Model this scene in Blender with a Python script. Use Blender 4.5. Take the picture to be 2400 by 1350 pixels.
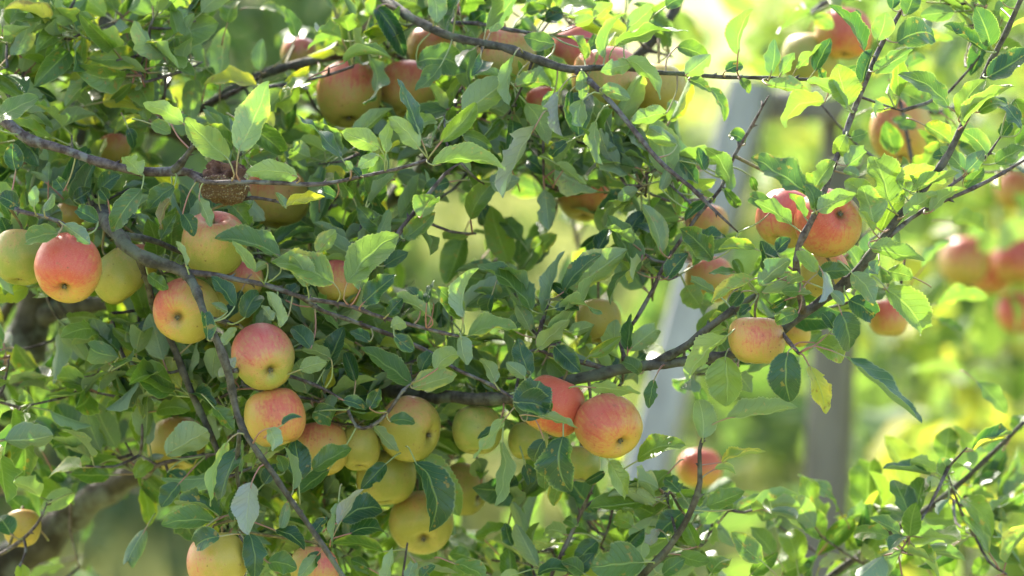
import bpy, math, random
import numpy as np
from mathutils import Vector, Matrix, Quaternion, noise

for o in list(bpy.data.objects):
    bpy.data.objects.remove(o, do_unlink=True)
SC = bpy.context.scene
COL = SC.collection
R = math.radians
rng = np.random.default_rng(11)
rnd = random.Random(5)

# ------------------------------------------------------------------ camera, sky, sun, exposure
CAM_Z, PITCH, FOCUS, LENS = 1.60, R(3.6), 6.0, 200.0
cam_d = bpy.data.cameras.new('camera')
cam = bpy.data.objects.new('camera', cam_d); COL.objects.link(cam)
cam.location = (0, 0, CAM_Z); cam.rotation_euler = (math.pi / 2 - PITCH, 0, 0)
cam_d.lens = LENS; cam_d.sensor_width = 36.0; cam_d.clip_end = 3000.0
cam_d.dof.use_dof = True; cam_d.dof.focus_distance = FOCUS; cam_d.dof.aperture_fstop = 3.5
SC.camera = cam

SUN_EL, SUN_ROT = R(38), R(-25)
w = bpy.data.worlds.new('World'); SC.world = w; w.use_nodes = True
sky = w.node_tree.nodes.new('ShaderNodeTexSky'); sky.sky_type = 'NISHITA'; sky.sun_disc = False
sky.sun_elevation = SUN_EL; sky.sun_rotation = SUN_ROT; sky.dust_density = 3.0; sky.air_density = 1.0; sky.ozone_density = 0.6
bg = w.node_tree.nodes['Background']; bg.inputs[1].default_value = 0.135
w.node_tree.links.new(sky.outputs[0], bg.inputs[0])
sd = bpy.data.lights.new('sun', 'SUN'); sd.energy = 3.3; sd.angle = R(0.5); sd.color = (1.0, 0.94, 0.83)
sun = bpy.data.objects.new('sun', sd); COL.objects.link(sun)
SDIR = Vector((math.sin(SUN_ROT) * math.cos(SUN_EL), math.cos(SUN_ROT) * math.cos(SUN_EL), math.sin(SUN_EL)))
sun.rotation_euler = SDIR.to_track_quat('Z', 'Y').to_euler(); sun.location = SDIR * 30
SC.view_settings.view_transform = 'Standard'; SC.view_settings.look = 'None'
SC.view_settings.gamma = 1.0; SC.view_settings.exposure = 2.4
SC.cycles.use_denoising = True
SC.cycles.max_bounces = 10; SC.cycles.transmission_bounces = 6; SC.cycles.diffuse_bounces = 5

# ------------------------------------------------------------------ a photo pixel at a chosen depth -> a point
S = 36.0 / LENS
FW = np.array([0, math.cos(PITCH), -math.sin(PITCH)]); UP = np.array([0, math.sin(PITCH), math.cos(PITCH)]); RT = np.array([1.0, 0, 0])
LOC = np.array([0, 0, CAM_Z])
def P(px, py, d=0.0):
    D = FOCUS + d
    return LOC + FW * D + RT * ((px - 1200) / 2400 * S * D) + UP * ((675 - py) / 2400 * S * D)
def pixm(d): return S * (FOCUS + d) / 2400
def proj(p):
    q = np.asarray(p) - LOC; D = q @ FW
    return 1200 + (q @ RT) / D * 2400 / S, 675 - (q @ UP) / D * 2400 / S, D - FOCUS

# ------------------------------------------------------------------ materials
def mat(name):
    m = bpy.data.materials.new(name); m.use_nodes = True
    nt = m.node_tree
    for n in list(nt.nodes): nt.nodes.remove(n)
    out = nt.nodes.new('ShaderNodeOutputMaterial')
    return m, nt, out
def N(nt, t, **k):
    n = nt.nodes.new(t)
    for a, b in k.items(): setattr(n, a, b)
    return n
def val(nt, sock, v):
    if isinstance(v, (int, float)): sock.default_value = v
    elif isinstance(v, (tuple, list)): sock.default_value = tuple(v) + ((1.0,) if len(v) == 3 and sock.type == 'RGBA' else ())
    else: nt.links.new(v, sock)
def M(nt, op, a, b=0.0, c=0.0):
    n = N(nt, 'ShaderNodeMath', operation=op)
    val(nt, n.inputs[0], a); val(nt, n.inputs[1], b)
    if op in ('MULTIPLY_ADD', 'SMOOTH_MIN'): val(nt, n.inputs[2], c)
    return n.outputs[0]
def mixc(nt, f, a, b, blend='MIX'):
    n = N(nt, 'ShaderNodeMix', data_type='RGBA', blend_type=blend)
    val(nt, n.inputs[0], f); val(nt, n.inputs[6], a); val(nt, n.inputs[7], b)
    return n.outputs[2]
def sstep(nt, x, a, b):
    n = N(nt, 'ShaderNodeMapRange', interpolation_type='SMOOTHSTEP')
    val(nt, n.inputs[0], x); n.inputs[1].default_value = a; n.inputs[2].default_value = b
    return n.outputs[0]
def noi(nt, vec, scale, detail=3.0, rough=0.5):
    n = N(nt, 'ShaderNodeTexNoise'); n.inputs['Scale'].default_value = scale
    n.inputs['Detail'].default_value = detail; n.inputs['Roughness'].default_value = rough
    if vec is not None: nt.links.new(vec, n.inputs['Vector'])
    return n.outputs[0]
def ramp(nt, x, stops):
    n = N(nt, 'ShaderNodeValToRGB'); cr = n.color_ramp
    while len(cr.elements) < len(stops): cr.elements.new(0.5)
    for e, (p, c) in zip(cr.elements, stops): e.position = p; e.color = tuple(c) + (1,)
    nt.links.new(x, n.inputs[0]); return n.outputs[0]
def bump(nt, h, st, dist):
    n = N(nt, 'ShaderNodeBump'); n.inputs['Strength'].default_value = st; n.inputs['Distance'].default_value = dist
    nt.links.new(h, n.inputs['Height']); return n.outputs[0]
def princ(nt, col, rough, spec=0.5, normal=None):
    b = N(nt, 'ShaderNodeBsdfPrincipled')
    val(nt, b.inputs['Base Color'], col); val(nt, b.inputs['Roughness'], rough)
    b.inputs['Specular IOR Level'].default_value = spec
    if normal is not None: nt.links.new(normal, b.inputs['Normal'])
    return b

def leaf_material(name='apple_leaf', far=False):
    m, nt, out = mat(name)
    at = N(nt, 'ShaderNodeAttribute', attribute_name='tint')
    sp = N(nt, 'ShaderNodeSeparateColor'); nt.links.new(at.outputs['Color'], sp.inputs[0])
    hue, rn, pale = sp.outputs[0], sp.outputs[1], sp.outputs[2]
    uv = N(nt, 'ShaderNodeUVMap', uv_map='UVMap')
    sx = N(nt, 'ShaderNodeSeparateXYZ'); nt.links.new(uv.outputs[0], sx.inputs[0])
    u = sx.outputs[0]; av = M(nt, 'ABSOLUTE', M(nt, 'MULTIPLY_ADD', sx.outputs[1], 2.0, -1.0))
    # veins: midrib and side veins running forward to the margin
    t = M(nt, 'MULTIPLY', M(nt, 'SUBTRACT', u, M(nt, 'MULTIPLY', av, 0.22)), 8.0)
    fr = M(nt, 'ABSOLUTE', M(nt, 'SUBTRACT', M(nt, 'FRACT', t), 0.5))
    side_v = sstep(nt, fr, 0.44, 0.5)
    mid_v = sstep(nt, av, 0.085, 0.03)
    vein = M(nt, 'MAXIMUM', M(nt, 'MULTIPLY', side_v, 0.6), mid_v)
    tc = N(nt, 'ShaderNodeTexCoord')
    geo = N(nt, 'ShaderNodeNewGeometry')
    pos = geo.outputs['Position']
    n1 = noi(nt, pos, 45.0, 3.0); n2 = noi(nt, pos, 320.0, 3.0, 0.6); n3 = noi(nt, pos, 130.0, 2.0)
    # yellowing towards the margin on some leaves
    yl = M(nt, 'MULTIPLY', sstep(nt, M(nt, 'ADD', M(nt, 'MULTIPLY', av, 0.5), n1), 0.78, 1.05), sstep(nt, rn, 0.62, 0.95))
    h = M(nt, 'ADD', M(nt, 'ADD', hue, M(nt, 'MULTIPLY', yl, 0.28)), M(nt, 'MULTIPLY', M(nt, 'SUBTRACT', n1, 0.5), 0.16))
    stops = [(0.0, (0.013, 0.042, 0.020)), (0.18, (0.031, 0.078, 0.033)), (0.36, (0.078, 0.134, 0.030)),
             (0.58, (0.150, 0.212, 0.046)), (0.84, (0.44, 0.37, 0.045)), (1.0, (0.13, 0.065, 0.03))]
    top = ramp(nt, h, stops)
    top = mixc(nt, M(nt, 'MULTIPLY', vein, 0.45), top, (0.23, 0.30, 0.12))
    spots = M(nt, 'MULTIPLY', sstep(nt, n3, 0.63, 0.69), sstep(nt, rn, 0.30, 0.7))
    top = mixc(nt, M(nt, 'MULTIPLY', spots, 0.75), top, mixc(nt, n1, (0.30, 0.26, 0.05), (0.14, 0.055, 0.02)))
    top = mixc(nt, M(nt, 'MULTIPLY', sstep(nt, av, 0.90, 0.99), 0.45), top, (0.30, 0.33, 0.15))
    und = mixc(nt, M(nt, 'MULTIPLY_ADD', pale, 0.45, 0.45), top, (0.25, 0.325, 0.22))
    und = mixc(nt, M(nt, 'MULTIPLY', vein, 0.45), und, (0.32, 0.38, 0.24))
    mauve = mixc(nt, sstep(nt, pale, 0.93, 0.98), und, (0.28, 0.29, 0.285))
    col = mixc(nt, geo.outputs['Backfacing'], top, mauve)
    hgt = M(nt, 'SUBTRACT', M(nt, 'MULTIPLY', n2, 0.35), vein)
    nrm = bump(nt, hgt, 0.8, 0.0009)
    rough = M(nt, 'MULTIPLY_ADD', geo.outputs['Backfacing'], 0.25, 0.66 if far else 0.38)
    b = princ(nt, col, rough, 0.25 if far else 0.5, nrm)
    tr = N(nt, 'ShaderNodeBsdfTranslucent'); nt.links.new(nrm, tr.inputs['Normal'])
    trc = mixc(nt, 0.75, col, (3.2, 2.9, 0.75), 'MULTIPLY')
    hs = N(nt, 'ShaderNodeMix', data_type='RGBA', blend_type='MULTIPLY', clamp_result=True)
    hs.inputs[0].default_value = 1.0; nt.links.new(top, hs.inputs[6]); hs.inputs[7].default_value = (2.0, 2.2, 1.1, 1) if far else (2.1, 2.5, 0.7, 1)
    nt.links.new(hs.outputs[2], tr.inputs['Color'])
    mx = N(nt, 'ShaderNodeMixShader'); mx.inputs[0].default_value = 0.34
    nt.links.new(b.outputs[0], mx.inputs[1]); nt.links.new(tr.outputs[0], mx.inputs[2])
    nt.links.new(mx.outputs[0], out.inputs[0])
    return m
def petiole_material():
    m, nt, out = mat('leaf_stalk')
    geo = N(nt, 'ShaderNodeNewGeometry')
    c = mixc(nt, sstep(nt, noi(nt, geo.outputs['Position'], 14.0), 0.45, 0.62), (0.22, 0.27, 0.10), (0.28, 0.13, 0.10))
    nt.links.new(princ(nt, c, 0.5).outputs[0], out.inputs[0]); return m
def bark_material(name, dark, light, lichen, scale, bstr):
    m, nt, out = mat(name)
    geo = N(nt, 'ShaderNodeNewGeometry'); pos = geo.outputs['Position']
    a = noi(nt, pos, 60 * scale, 6.0, 0.65); b_ = noi(nt, pos, 420 * scale, 4.0, 0.6); c = noi(nt, pos, 22 * scale, 4.0, 0.6)
    col = mixc(nt, sstep(nt, a, 0.35, 0.68), dark, light)
    col = mixc(nt, M(nt, 'MULTIPLY', sstep(nt, c, 0.5, 0.62), 0.75), col, lichen)
    v = N(nt, 'ShaderNodeTexVoronoi'); v.inputs['Scale'].default_value = 170 * scale; nt.links.new(pos, v.inputs['Vector'])
    col = mixc(nt, M(nt, 'MULTIPLY', sstep(nt, v.outputs['Distance'], 0.28, 0.12), 0.35), col, light)
    h = M(nt, 'ADD', a, M(nt, 'MULTIPLY', b_, 0.5))
    nt.links.new(princ(nt, col, 0.78, 0.35, bump(nt, h, bstr, 0.004 / scale)).outputs[0], out.inputs[0])
    return m
def apple_material():
    m, nt, out = mat('apple_skin')
    tc = N(nt, 'ShaderNodeTexCoord'); ob = tc.outputs['Object']
    def oat(n, o='Fac'): return N(nt, 'ShaderNodeAttribute', attribute_type='OBJECT', attribute_name=n).outputs[o]
    bd = oat('blush_dir', 'Vector'); amt = oat('blush'); gr = oat('ground_tone'); rd = oat('redness'); sd_ = oat('seed')
    sx = N(nt, 'ShaderNodeSeparateXYZ'); nt.links.new(ob, sx.inputs[0])
    nv = N(nt, 'ShaderNodeVectorMath', operation='NORMALIZE'); nt.links.new(ob, nv.inputs[0])
    dt = N(nt, 'ShaderNodeVectorMath', operation='DOT_PRODUCT'); nt.links.new(nv.outputs[0], dt.inputs[0]); nt.links.new(bd, dt.inputs[1])
    off = N(nt, 'ShaderNodeVectorMath', operation='ADD'); nt.links.new(ob, off.inputs[0])
    cmb = N(nt, 'ShaderNodeCombineXYZ'); nt.links.new(sd_, cmb.inputs[0]); nt.links.new(sd_, cmb.inputs[1]); nt.links.new(cmb.outputs[0], off.inputs[1])
    v = off.outputs[0]
    ang = M(nt, 'ARCTAN2', sx.outputs[1], sx.outputs[0])
    st = N(nt, 'ShaderNodeCombineXYZ')
    nt.links.new(M(nt, 'ADD', M(nt, 'MULTIPLY', ang, 7.0), sd_), st.inputs[0]); nt.links.new(M(nt, 'MULTIPLY', sx.outputs[2], 1.3), st.inputs[1])
    streak = noi(nt, st.outputs[0], 1.6, 4.0, 0.6)
    big = noi(nt, v, 1.7, 3.0, 0.5); fine = noi(nt, v, 9.0, 4.0, 0.65); vf = noi(nt, v, 34.0, 2.0, 0.6)
    x = M(nt, 'ADD', M(nt, 'ADD', M(nt, 'MULTIPLY', dt.outputs['Value'], 0.78), M(nt, 'MULTIPLY', M(nt, 'SUBTRACT', big, 0.5), 0.9)),
          M(nt, 'ADD', M(nt, 'MULTIPLY', M(nt, 'SUBTRACT', streak, 0.5), 0.85), M(nt, 'MULTIPLY', M(nt, 'SUBTRACT', fine, 0.5), 0.95)))
    x = M(nt, 'ADD', x, M(nt, 'MULTIPLY_ADD', amt, 1.5, -1.10))
    mask = sstep(nt, M(nt, 'ADD', x, M(nt, 'MULTIPLY', M(nt, 'SUBTRACT', vf, 0.5), 0.5)), -0.75, 0.85)
    ground = mixc(nt, gr, (0.235, 0.285, 0.050), (0.50, 0.34, 0.060))
    ground = mixc(nt, M(nt, 'MULTIPLY', sstep(nt, big, 0.42, 0.66), 0.4), ground, (0.44, 0.35, 0.09))
    red = mixc(nt, rd, (0.53, 0.115, 0.115), (0.50, 0.085, 0.030))
    red = mixc(nt, M(nt, 'MULTIPLY', sstep(nt, streak, 0.5, 0.72), 0.5), red, (0.50, 0.045, 0.045))
    mid = mixc(nt, 0.55, ground, mixc(nt, rd, (0.58, 0.28, 0.14), (0.57, 0.21, 0.04)))
    col = mixc(nt, sstep(nt, mask, 0.05, 0.55), ground, mid)
    col = mixc(nt, sstep(nt, mask, 0.42, 1.0), col, red)
    vo = N(nt, 'ShaderNodeTexVoronoi'); vo.inputs['Scale'].default_value = 11.0; nt.links.new(v, vo.inputs['Vector'])
    dots = sstep(nt, vo.outputs['Distance'], 0.13, 0.06)
    col = mixc(nt, M(nt, 'MULTIPLY', dots, 0.6), col, (0.52, 0.42, 0.22))
    col = mixc(nt, M(nt, 'MULTIPLY', sstep(nt, fine, 0.57, 0.68), M(nt, 'MULTIPLY', sstep(nt, big, 0.48, 0.58), 0.6)), col, (0.22, 0.12, 0.045))
    v2 = N(nt, 'ShaderNodeTexVoronoi'); v2.inputs['Scale'].default_value = 2.6; nt.links.new(v, v2.inputs['Vector'])
    scab = M(nt, 'MULTIPLY', sstep(nt, M(nt, 'ADD', v2.outputs['Distance'], M(nt, 'MULTIPLY', fine, 0.12)), 0.17, 0.11), sstep(nt, big, 0.44, 0.52))
    col = mixc(nt, M(nt, 'MULTIPLY', scab, 0.7), col, (0.13, 0.075, 0.03))
    # russet in the two hollows
    rr = M(nt, 'SQRT', M(nt, 'ADD', M(nt, 'POWER', sx.outputs[0], 2.0), M(nt, 'POWER', sx.outputs[1], 2.0)))
    rus = M(nt, 'MULTIPLY', sstep(nt, M(nt, 'ADD', rr, M(nt, 'MULTIPLY', M(nt, 'SUBTRACT', fine, 0.5), 0.25)), 0.26, 0.05), 0.8)
    col = mixc(nt, rus, col, (0.16, 0.12, 0.035))
    col = mixc(nt, M(nt, 'MULTIPLY', M(nt, 'SUBTRACT', vf, 0.4), 0.35), col, (0.75, 0.55, 0.30))
    col = mixc(nt, 1.0, col, (0.88, 0.84, 0.80), 'MULTIPLY')
    b = princ(nt, col, M(nt, 'MULTIPLY_ADD', fine, 0.2, 0.22), 0.26, bump(nt, M(nt, 'ADD', vf, M(nt, 'MULTIPLY', big, 2.0)), 0.12, 0.02))
    nt.links.new(b.outputs[0], out.inputs[0]); return m
def plain(name, c1, c2, scale, rough=0.8, bs=0.3, dist=0.002):
    m, nt, out = mat(name)
    geo = N(nt, 'ShaderNodeNewGeometry'); a = noi(nt, geo.outputs['Position'], scale, 5.0, 0.6)
    nt.links.new(princ(nt, mixc(nt, sstep(nt, a, 0.3, 0.7), c1, c2), rough, 0.4, bump(nt, a, bs, dist)).outputs[0], out.inputs[0]); return m
def rotten_material():
    m, nt, out = mat('rotten_skin')
    tc = N(nt, 'ShaderNodeTexCoord'); ob = tc.outputs['Object']
    sx = N(nt, 'ShaderNodeSeparateXYZ'); nt.links.new(ob, sx.inputs[0])
    n = noi(nt, ob, 2.2, 4.0, 0.6); f = noi(nt, ob, 14.0, 4.0, 0.65)
    skin = mixc(nt, sstep(nt, n, 0.35, 0.65), (0.22, 0.09, 0.06), (0.46, 0.25, 0.19))
    skin = mixc(nt, M(nt, 'MULTIPLY', sstep(nt, f, 0.56, 0.66), 0.5), skin, (0.12, 0.07, 0.07))
    v = N(nt, 'ShaderNodeTexVoronoi'); v.inputs['Scale'].default_value = 9.0; nt.links.new(ob, v.inputs['Vector'])
    pu = sstep(nt, v.outputs['Distance'], 0.50, 0.18)
    spore = mixc(nt, pu, (0.28, 0.16, 0.075), (0.56, 0.43, 0.25))
    low = sstep(nt, M(nt, 'ADD', sx.outputs[2], M(nt, 'MULTIPLY', M(nt, 'SUBTRACT', n, 0.5), 0.8)), 0.08, -0.12)
    col = mixc(nt, low, skin, spore)
    h = M(nt, 'ADD', M(nt, 'MULTIPLY', f, 0.6), M(nt, 'MULTIPLY', pu, low))
    nt.links.new(princ(nt, col, 0.75, 0.3, bump(nt, h, 0.9, 0.12)).outputs[0], out.inputs[0]); return m
def grass_blade_material():
    m, nt, out = mat('grass_blades')
    geo = N(nt, 'ShaderNodeNewGeometry'); p = geo.outputs['Position']
    a = noi(nt, p, 0.55, 4.0, 0.6); b_ = noi(nt, p, 5.0, 2.0)
    c = mixc(nt, sstep(nt, a, 0.38, 0.66), (0.17, 0.20, 0.050), (0.29, 0.285, 0.09))
    c = mixc(nt, M(nt, 'MULTIPLY', sstep(nt, b_, 0.5, 0.75), 0.5), c, (0.30, 0.28, 0.15))
    b = princ(nt, c, 0.55, 0.35); tr = N(nt, 'ShaderNodeBsdfTranslucent'); nt.links.new(mixc(nt, 0.4, c, (0.36, 0.40, 0.12)), tr.inputs[0])
    mx = N(nt, 'ShaderNodeMixShader'); mx.inputs[0].default_value = 0.42
    nt.links.new(b.outputs[0], mx.inputs[1]); nt.links.new(tr.outputs[0], mx.inputs[2]); nt.links.new(mx.outputs[0], out.inputs[0]); return m
def meadow_material():
    m, nt, out = mat('meadow_ground')
    geo = N(nt, 'ShaderNodeNewGeometry'); p = geo.outputs['Position']
    a = noi(nt, p, 0.30, 5.0, 0.6); b_ = noi(nt, p, 3.0, 4.0, 0.6)
    c = mixc(nt, sstep(nt, a, 0.36, 0.64), (0.20, 0.225, 0.065), (0.32, 0.32, 0.12))
    c = mixc(nt, M(nt, 'MULTIPLY', sstep(nt, b_, 0.45, 0.7), 0.5), c, (0.31, 0.29, 0.14))
    nt.links.new(princ(nt, c, 0.9, 0.2, bump(nt, b_, 0.6, 0.1)).outputs[0], out.inputs[0]); return m
def timber_material(name, c1, c2):
    m, nt, out = mat(name)
    tc = N(nt, 'ShaderNodeTexCoord'); mp = N(nt, 'ShaderNodeMapping'); mp.inputs['Scale'].default_value = (26, 26, 2.0)
    nt.links.new(tc.outputs['Object'], mp.inputs[0])
    a = noi(nt, mp.outputs[0], 1.0, 6.0, 0.65)
    c = mixc(nt, sstep(nt, a, 0.3, 0.7), c1, c2)
    nt.links.new(princ(nt, c, 0.8, 0.3, bump(nt, a, 0.5, 0.003)).outputs[0], out.inputs[0]); return m

ML = leaf_material(); MLF = leaf_material('far_leaf', True); MP = petiole_material()
MB_TWIG = bark_material('twig_bark', (0.035, 0.022, 0.020), (0.12, 0.095, 0.09), (0.15, 0.155, 0.14), 2.4, 0.5)
MB_OLD = bark_material('branch_bark', (0.032, 0.027, 0.019), (0.105, 0.095, 0.075), (0.115, 0.13, 0.085), 1.3, 0.8)
MB_BIG = bark_material('bough_bark', (0.030, 0.024, 0.015), (0.085, 0.075, 0.052), (0.16, 0.175, 0.15), 0.55, 1.0)
MA = apple_material(); MSTALK = plain('apple_stalk_wood', (0.09, 0.06, 0.025), (0.20, 0.17, 0.06), 200, 0.7)
MCAL = plain('apple_calyx', (0.06, 0.05, 0.028), (0.20, 0.18, 0.11), 400, 0.9)
MROT = rotten_material(); MT = timber_material('weathered_timber', (0.12, 0.112, 0.10), (0.22, 0.21, 0.195)); MT2 = timber_material('skylit_timber', (0.22, 0.225, 0.235), (0.36, 0.37, 0.385))  # leaning post's timber copy: paler, with bluish skylight put into its colour

# ------------------------------------------------------------------ mesh helpers
def link(o, parent=None):
    COL.objects.link(o)
    if parent is not None: o.parent = parent
    return o
def mesh_obj(name, verts, faces, mats, parent=None, midx=None, uvs=None, tint=None, smooth=True):
    me = bpy.data.meshes.new(name)
    me.from_pydata([tuple(v) for v in verts], [], [tuple(f) for f in faces])
    for m in (mats if isinstance(mats, (list, tuple)) else [mats]): me.materials.append(m)
    if midx is not None: me.polygons.foreach_set('material_index', np.asarray(midx, dtype=np.int32))
    if smooth: me.polygons.foreach_set('use_smooth', np.ones(len(me.polygons), dtype=bool))
    if uvs is not None:
        ul = me.uv_layers.new(name='UVMap'); li = np.zeros(len(me.loops), dtype=np.int32); me.loops.foreach_get('vertex_index', li)
        ul.data.foreach_set('uv', np.asarray(uvs, dtype=np.float32)[li].ravel())
    if tint is not None:
        ca = me.color_attributes.new('tint', 'FLOAT_COLOR', 'POINT'); ca.data.foreach_set('color', np.asarray(tint, dtype=np.float32).ravel())
    me.update()
    return link(bpy.data.objects.new(name, me), parent)
def tag(o, label=None, cat=None, group=None, kind=None):
    for k, v in (('label', label), ('category', cat), ('group', group), ('kind', kind)):
        if v: o[k] = v
    return o
def empty(name, loc):
    o = bpy.data.objects.new(name, None); o.location = loc; o.empty_display_size = 0.1; COL.objects.link(o); return o

def unit(v): return v / (np.linalg.norm(v) + 1e-12)
def smooth_path(pts, rad, step):
    pts = np.asarray(pts, float); rad = np.asarray(rad, float); n = len(pts)
    ext = np.vstack([2 * pts[0] - pts[1], pts, 2 * pts[-1] - pts[-2]])
    P_, R_ = [], []
    for i in range(n - 1):
        a, b, c, d = ext[i], ext[i + 1], ext[i + 2], ext[i + 3]
        k = max(2, int(np.linalg.norm(c - b) / step))
        for t in np.linspace(0, 1, k, endpoint=False):
            P_.append(0.5 * (2 * b + (c - a) * t + (2 * a - 5 * b + 4 * c - d) * t * t + (3 * b - a - 3 * c + d) * t ** 3))
            R_.append(rad[i] * (1 - t) + rad[i + 1] * t)
    P_.append(pts[-1]); R_.append(rad[-1])
    return np.array(P_), np.array(R_)
def tube(pts, rad, sides, base=0, rough=0.0, seed=0.0):
    n = len(pts)
    T = np.gradient(pts, axis=0); T /= np.linalg.norm(T, axis=1)[:, None] + 1e-12
    ref = np.array([0.31, 0.22, 0.93]); 
    if abs(T[0] @ ref) > 0.9: ref = np.array([0.93, 0.2, 0.1])
    u = np.cross(T[0], ref); u /= np.linalg.norm(u)
    ang = np.linspace(0, 2 * math.pi, sides, endpoint=False)
    V = []
    for i in range(n):
        u = u - T[i] * (u @ T[i]); u /= np.linalg.norm(u); v = np.cross(T[i], u)
        rr = np.full(sides, rad[i])
        if rough > 0:
            for j in range(sides):
                q = pts[i] + (u * math.cos(ang[j]) + v * math.sin(ang[j])) * rad[i]
                rr[j] *= 1 + rough * noise.noise(Vector(q * (1.1 / max(rad[i], 0.003)) + seed)) + 0.5 * rough * noise.noise(Vector(q * (0.45 / max(rad[i], 0.003)) + seed))
        V.append(pts[i] + np.outer(np.cos(ang) * rr, u) + np.outer(np.sin(ang) * rr, v))
    V = np.vstack(V); F = []
    for i in range(n - 1):
        for j in range(sides):
            a = base + i * sides + j; b = base + i * sides + (j + 1) % sides
            F.append((a, b, b + sides, a + sides))
    V = np.vstack([V, pts[0], pts[-1]]); c0 = base + n * sides; c1 = c0 + 1
    for j in range(sides):
        F.append((base + (j + 1) % sides, base + j, c0))
        F.append((base + (n - 1) * sides + j, base + (n - 1) * sides + (j + 1) % sides, c1))
    return V, F

# ------------------------------------------------------------------ leaf blade
def leaf_shape(nu, cols, hw, fold, curl, wave, twist, serr, trunc, r):
    """unit-length blade: x along the midrib, +z the upper face"""
    u = np.linspace(0, 1, nu + 1)
    sh = np.sin(math.pi * np.clip(u, 0, 1) ** 0.84) ** 0.66 * (1 - 0.16 * u)
    sh = sh / sh.max()
    tipf = np.clip((u - 0.86) / 0.14, 0, 1); sh = sh * (1 - 0.15 * tipf)
    asym = 1 + 0.10 * r.uniform(-1, 1)
    th = curl * (u - 0.25); th[0] = th[1]
    cx = np.concatenate([[0], np.cumsum(np.cos((th[1:] + th[:-1]) / 2) / nu)]); cz = -np.concatenate([[0], np.cumsum(np.sin((th[1:] + th[:-1]) / 2) / nu)])
    bow = 0.06 * r.uniform(-1, 1) * np.sin(math.pi * u)
    ph = r.uniform(0, 6.28, 2); fq = r.uniform(1.3, 2.6, 2)
    V, UV = [], []
    bite = r.uniform(0.3, 0.8) if r.random() < 0.22 else -9; bs = 1 if r.random() < 0.5 else -1
    for i in range(nu + 1):
        for c in cols:
            s = 1 if c >= 0 else -1; a = abs(c)
            wd = hw * sh[i] * (asym if s > 0 else 2 - asym)
            x = u[i]
            if a > 0.99:
                wd *= 1 - (serr if i % 2 else 0) - serr * 0.6 * r.random()
                if abs(u[i] - bite) < 0.09 and s == bs: wd *= 0.68
            wd = max(wd, 0.006)
            f = fold * (0.75 + 0.45 * a)
            y = s * a * wd * math.cos(f); z = a * wd * math.sin(f)
            z += wave * wd * a * a * math.sin(6.283 * fq[0 if s > 0 else 1] * u[i] + ph[0 if s > 0 else 1])
            z += 0.025 * hw * math.sin(25 * u[i] + 4 * c) * a
            tw = twist * u[i]; y, z = y * math.cos(tw) - z * math.sin(tw), y * math.sin(tw) + z * math.cos(tw)
            y += bow[i]
            xo = a * wd * 0.10
            V.append((cx[i] + z * math.sin(th[i]) + xo * math.cos(th[i]), y, cz[i] + z * math.cos(th[i])))
            UV.append((x, c * 0.5 + 0.5))
    V = np.array(V); UV = np.array(UV)
    if trunc < 1:                                     # a tip eaten away leaves a ragged end
        keep = int(round(nu * trunc)); nc = len(cols)
        V = V[:(keep + 1) * nc]; UV = UV[:(keep + 1) * nc]
        V[-nc:, 0] += r.uniform(-0.05, 0.05, nc); nu = keep
    nc = len(cols); F = []
    for i in range(nu):
        for j in range(nc - 1):
            a = i * nc + j
            F.append((a, a + nc, a + nc + 1, a + 1))
    return V, F, UV

TINTS = {'d': .10, 'b': .17, 'g': .32, 'o': .38, 'l': .54, 'y': .80, 'k': .70, 'n': 1.0, 'p': .40, 's': .30}  # leaf tones; 'b' also carries bluish sky sheen, 'l' backlit brightness
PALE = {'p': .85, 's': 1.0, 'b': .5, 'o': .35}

# ------------------------------------------------------------------ ground
def height(x, y): return 0.0
g = 40
xs = np.linspace(-600, 600, g); ys = np.concatenate([np.linspace(-30, 80, 28), np.linspace(95, 1500, 14)])
V = [(x, y, 0.0) for y in ys for x in xs]
F = [(j * g + i, j * g + i + 1, (j + 1) * g + i + 1, (j + 1) * g + i) for j in range(len(ys) - 1) for i in range(g - 1)]
tag(mesh_obj('ground', V, F, meadow_material()), 'sunlit yellow green meadow ground beyond the apple tree', kind='structure')
MG = grass_blade_material()
n = 26000
yy = 7.5 + 45 * rng.random(n) ** 1.5; xx = (rng.random(n) * 2 - 1) * (yy * 0.13 + 1.2)
hh = 0.10 + 0.20 * rng.random(n); aa = rng.random(n) * 6.283; ww = 0.006 + yy * 0.0006
lean = rng.normal(0, 0.35, (n, 2))
V = np.zeros((n, 5, 3)); cx_, sx_ = np.cos(aa) * ww, np.sin(aa) * ww
base = np.stack([xx, yy, np.zeros(n)], 1); side = np.stack([cx_, sx_, np.zeros(n)], 1)
mid = base + np.stack([lean[:, 0] * hh * .35, lean[:, 1] * hh * .35, hh * .6], 1); tip = base + np.stack([lean[:, 0] * hh, lean[:, 1] * hh, hh], 1)
V[:, 0] = base - side; V[:, 1] = base + side; V[:, 2] = mid + side * .8; V[:, 3] = mid - side * .8; V[:, 4] = tip
idx = np.arange(n)[:, None] * 5
F = np.concatenate([idx + [0, 1, 2, 3]], 1).tolist() + (idx + [3, 2, 4]).tolist()
tag(mesh_obj('grass', V.reshape(-1, 3), F, MG), 'long meadow grass in sunlight behind the tree', kind='stuff')

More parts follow.
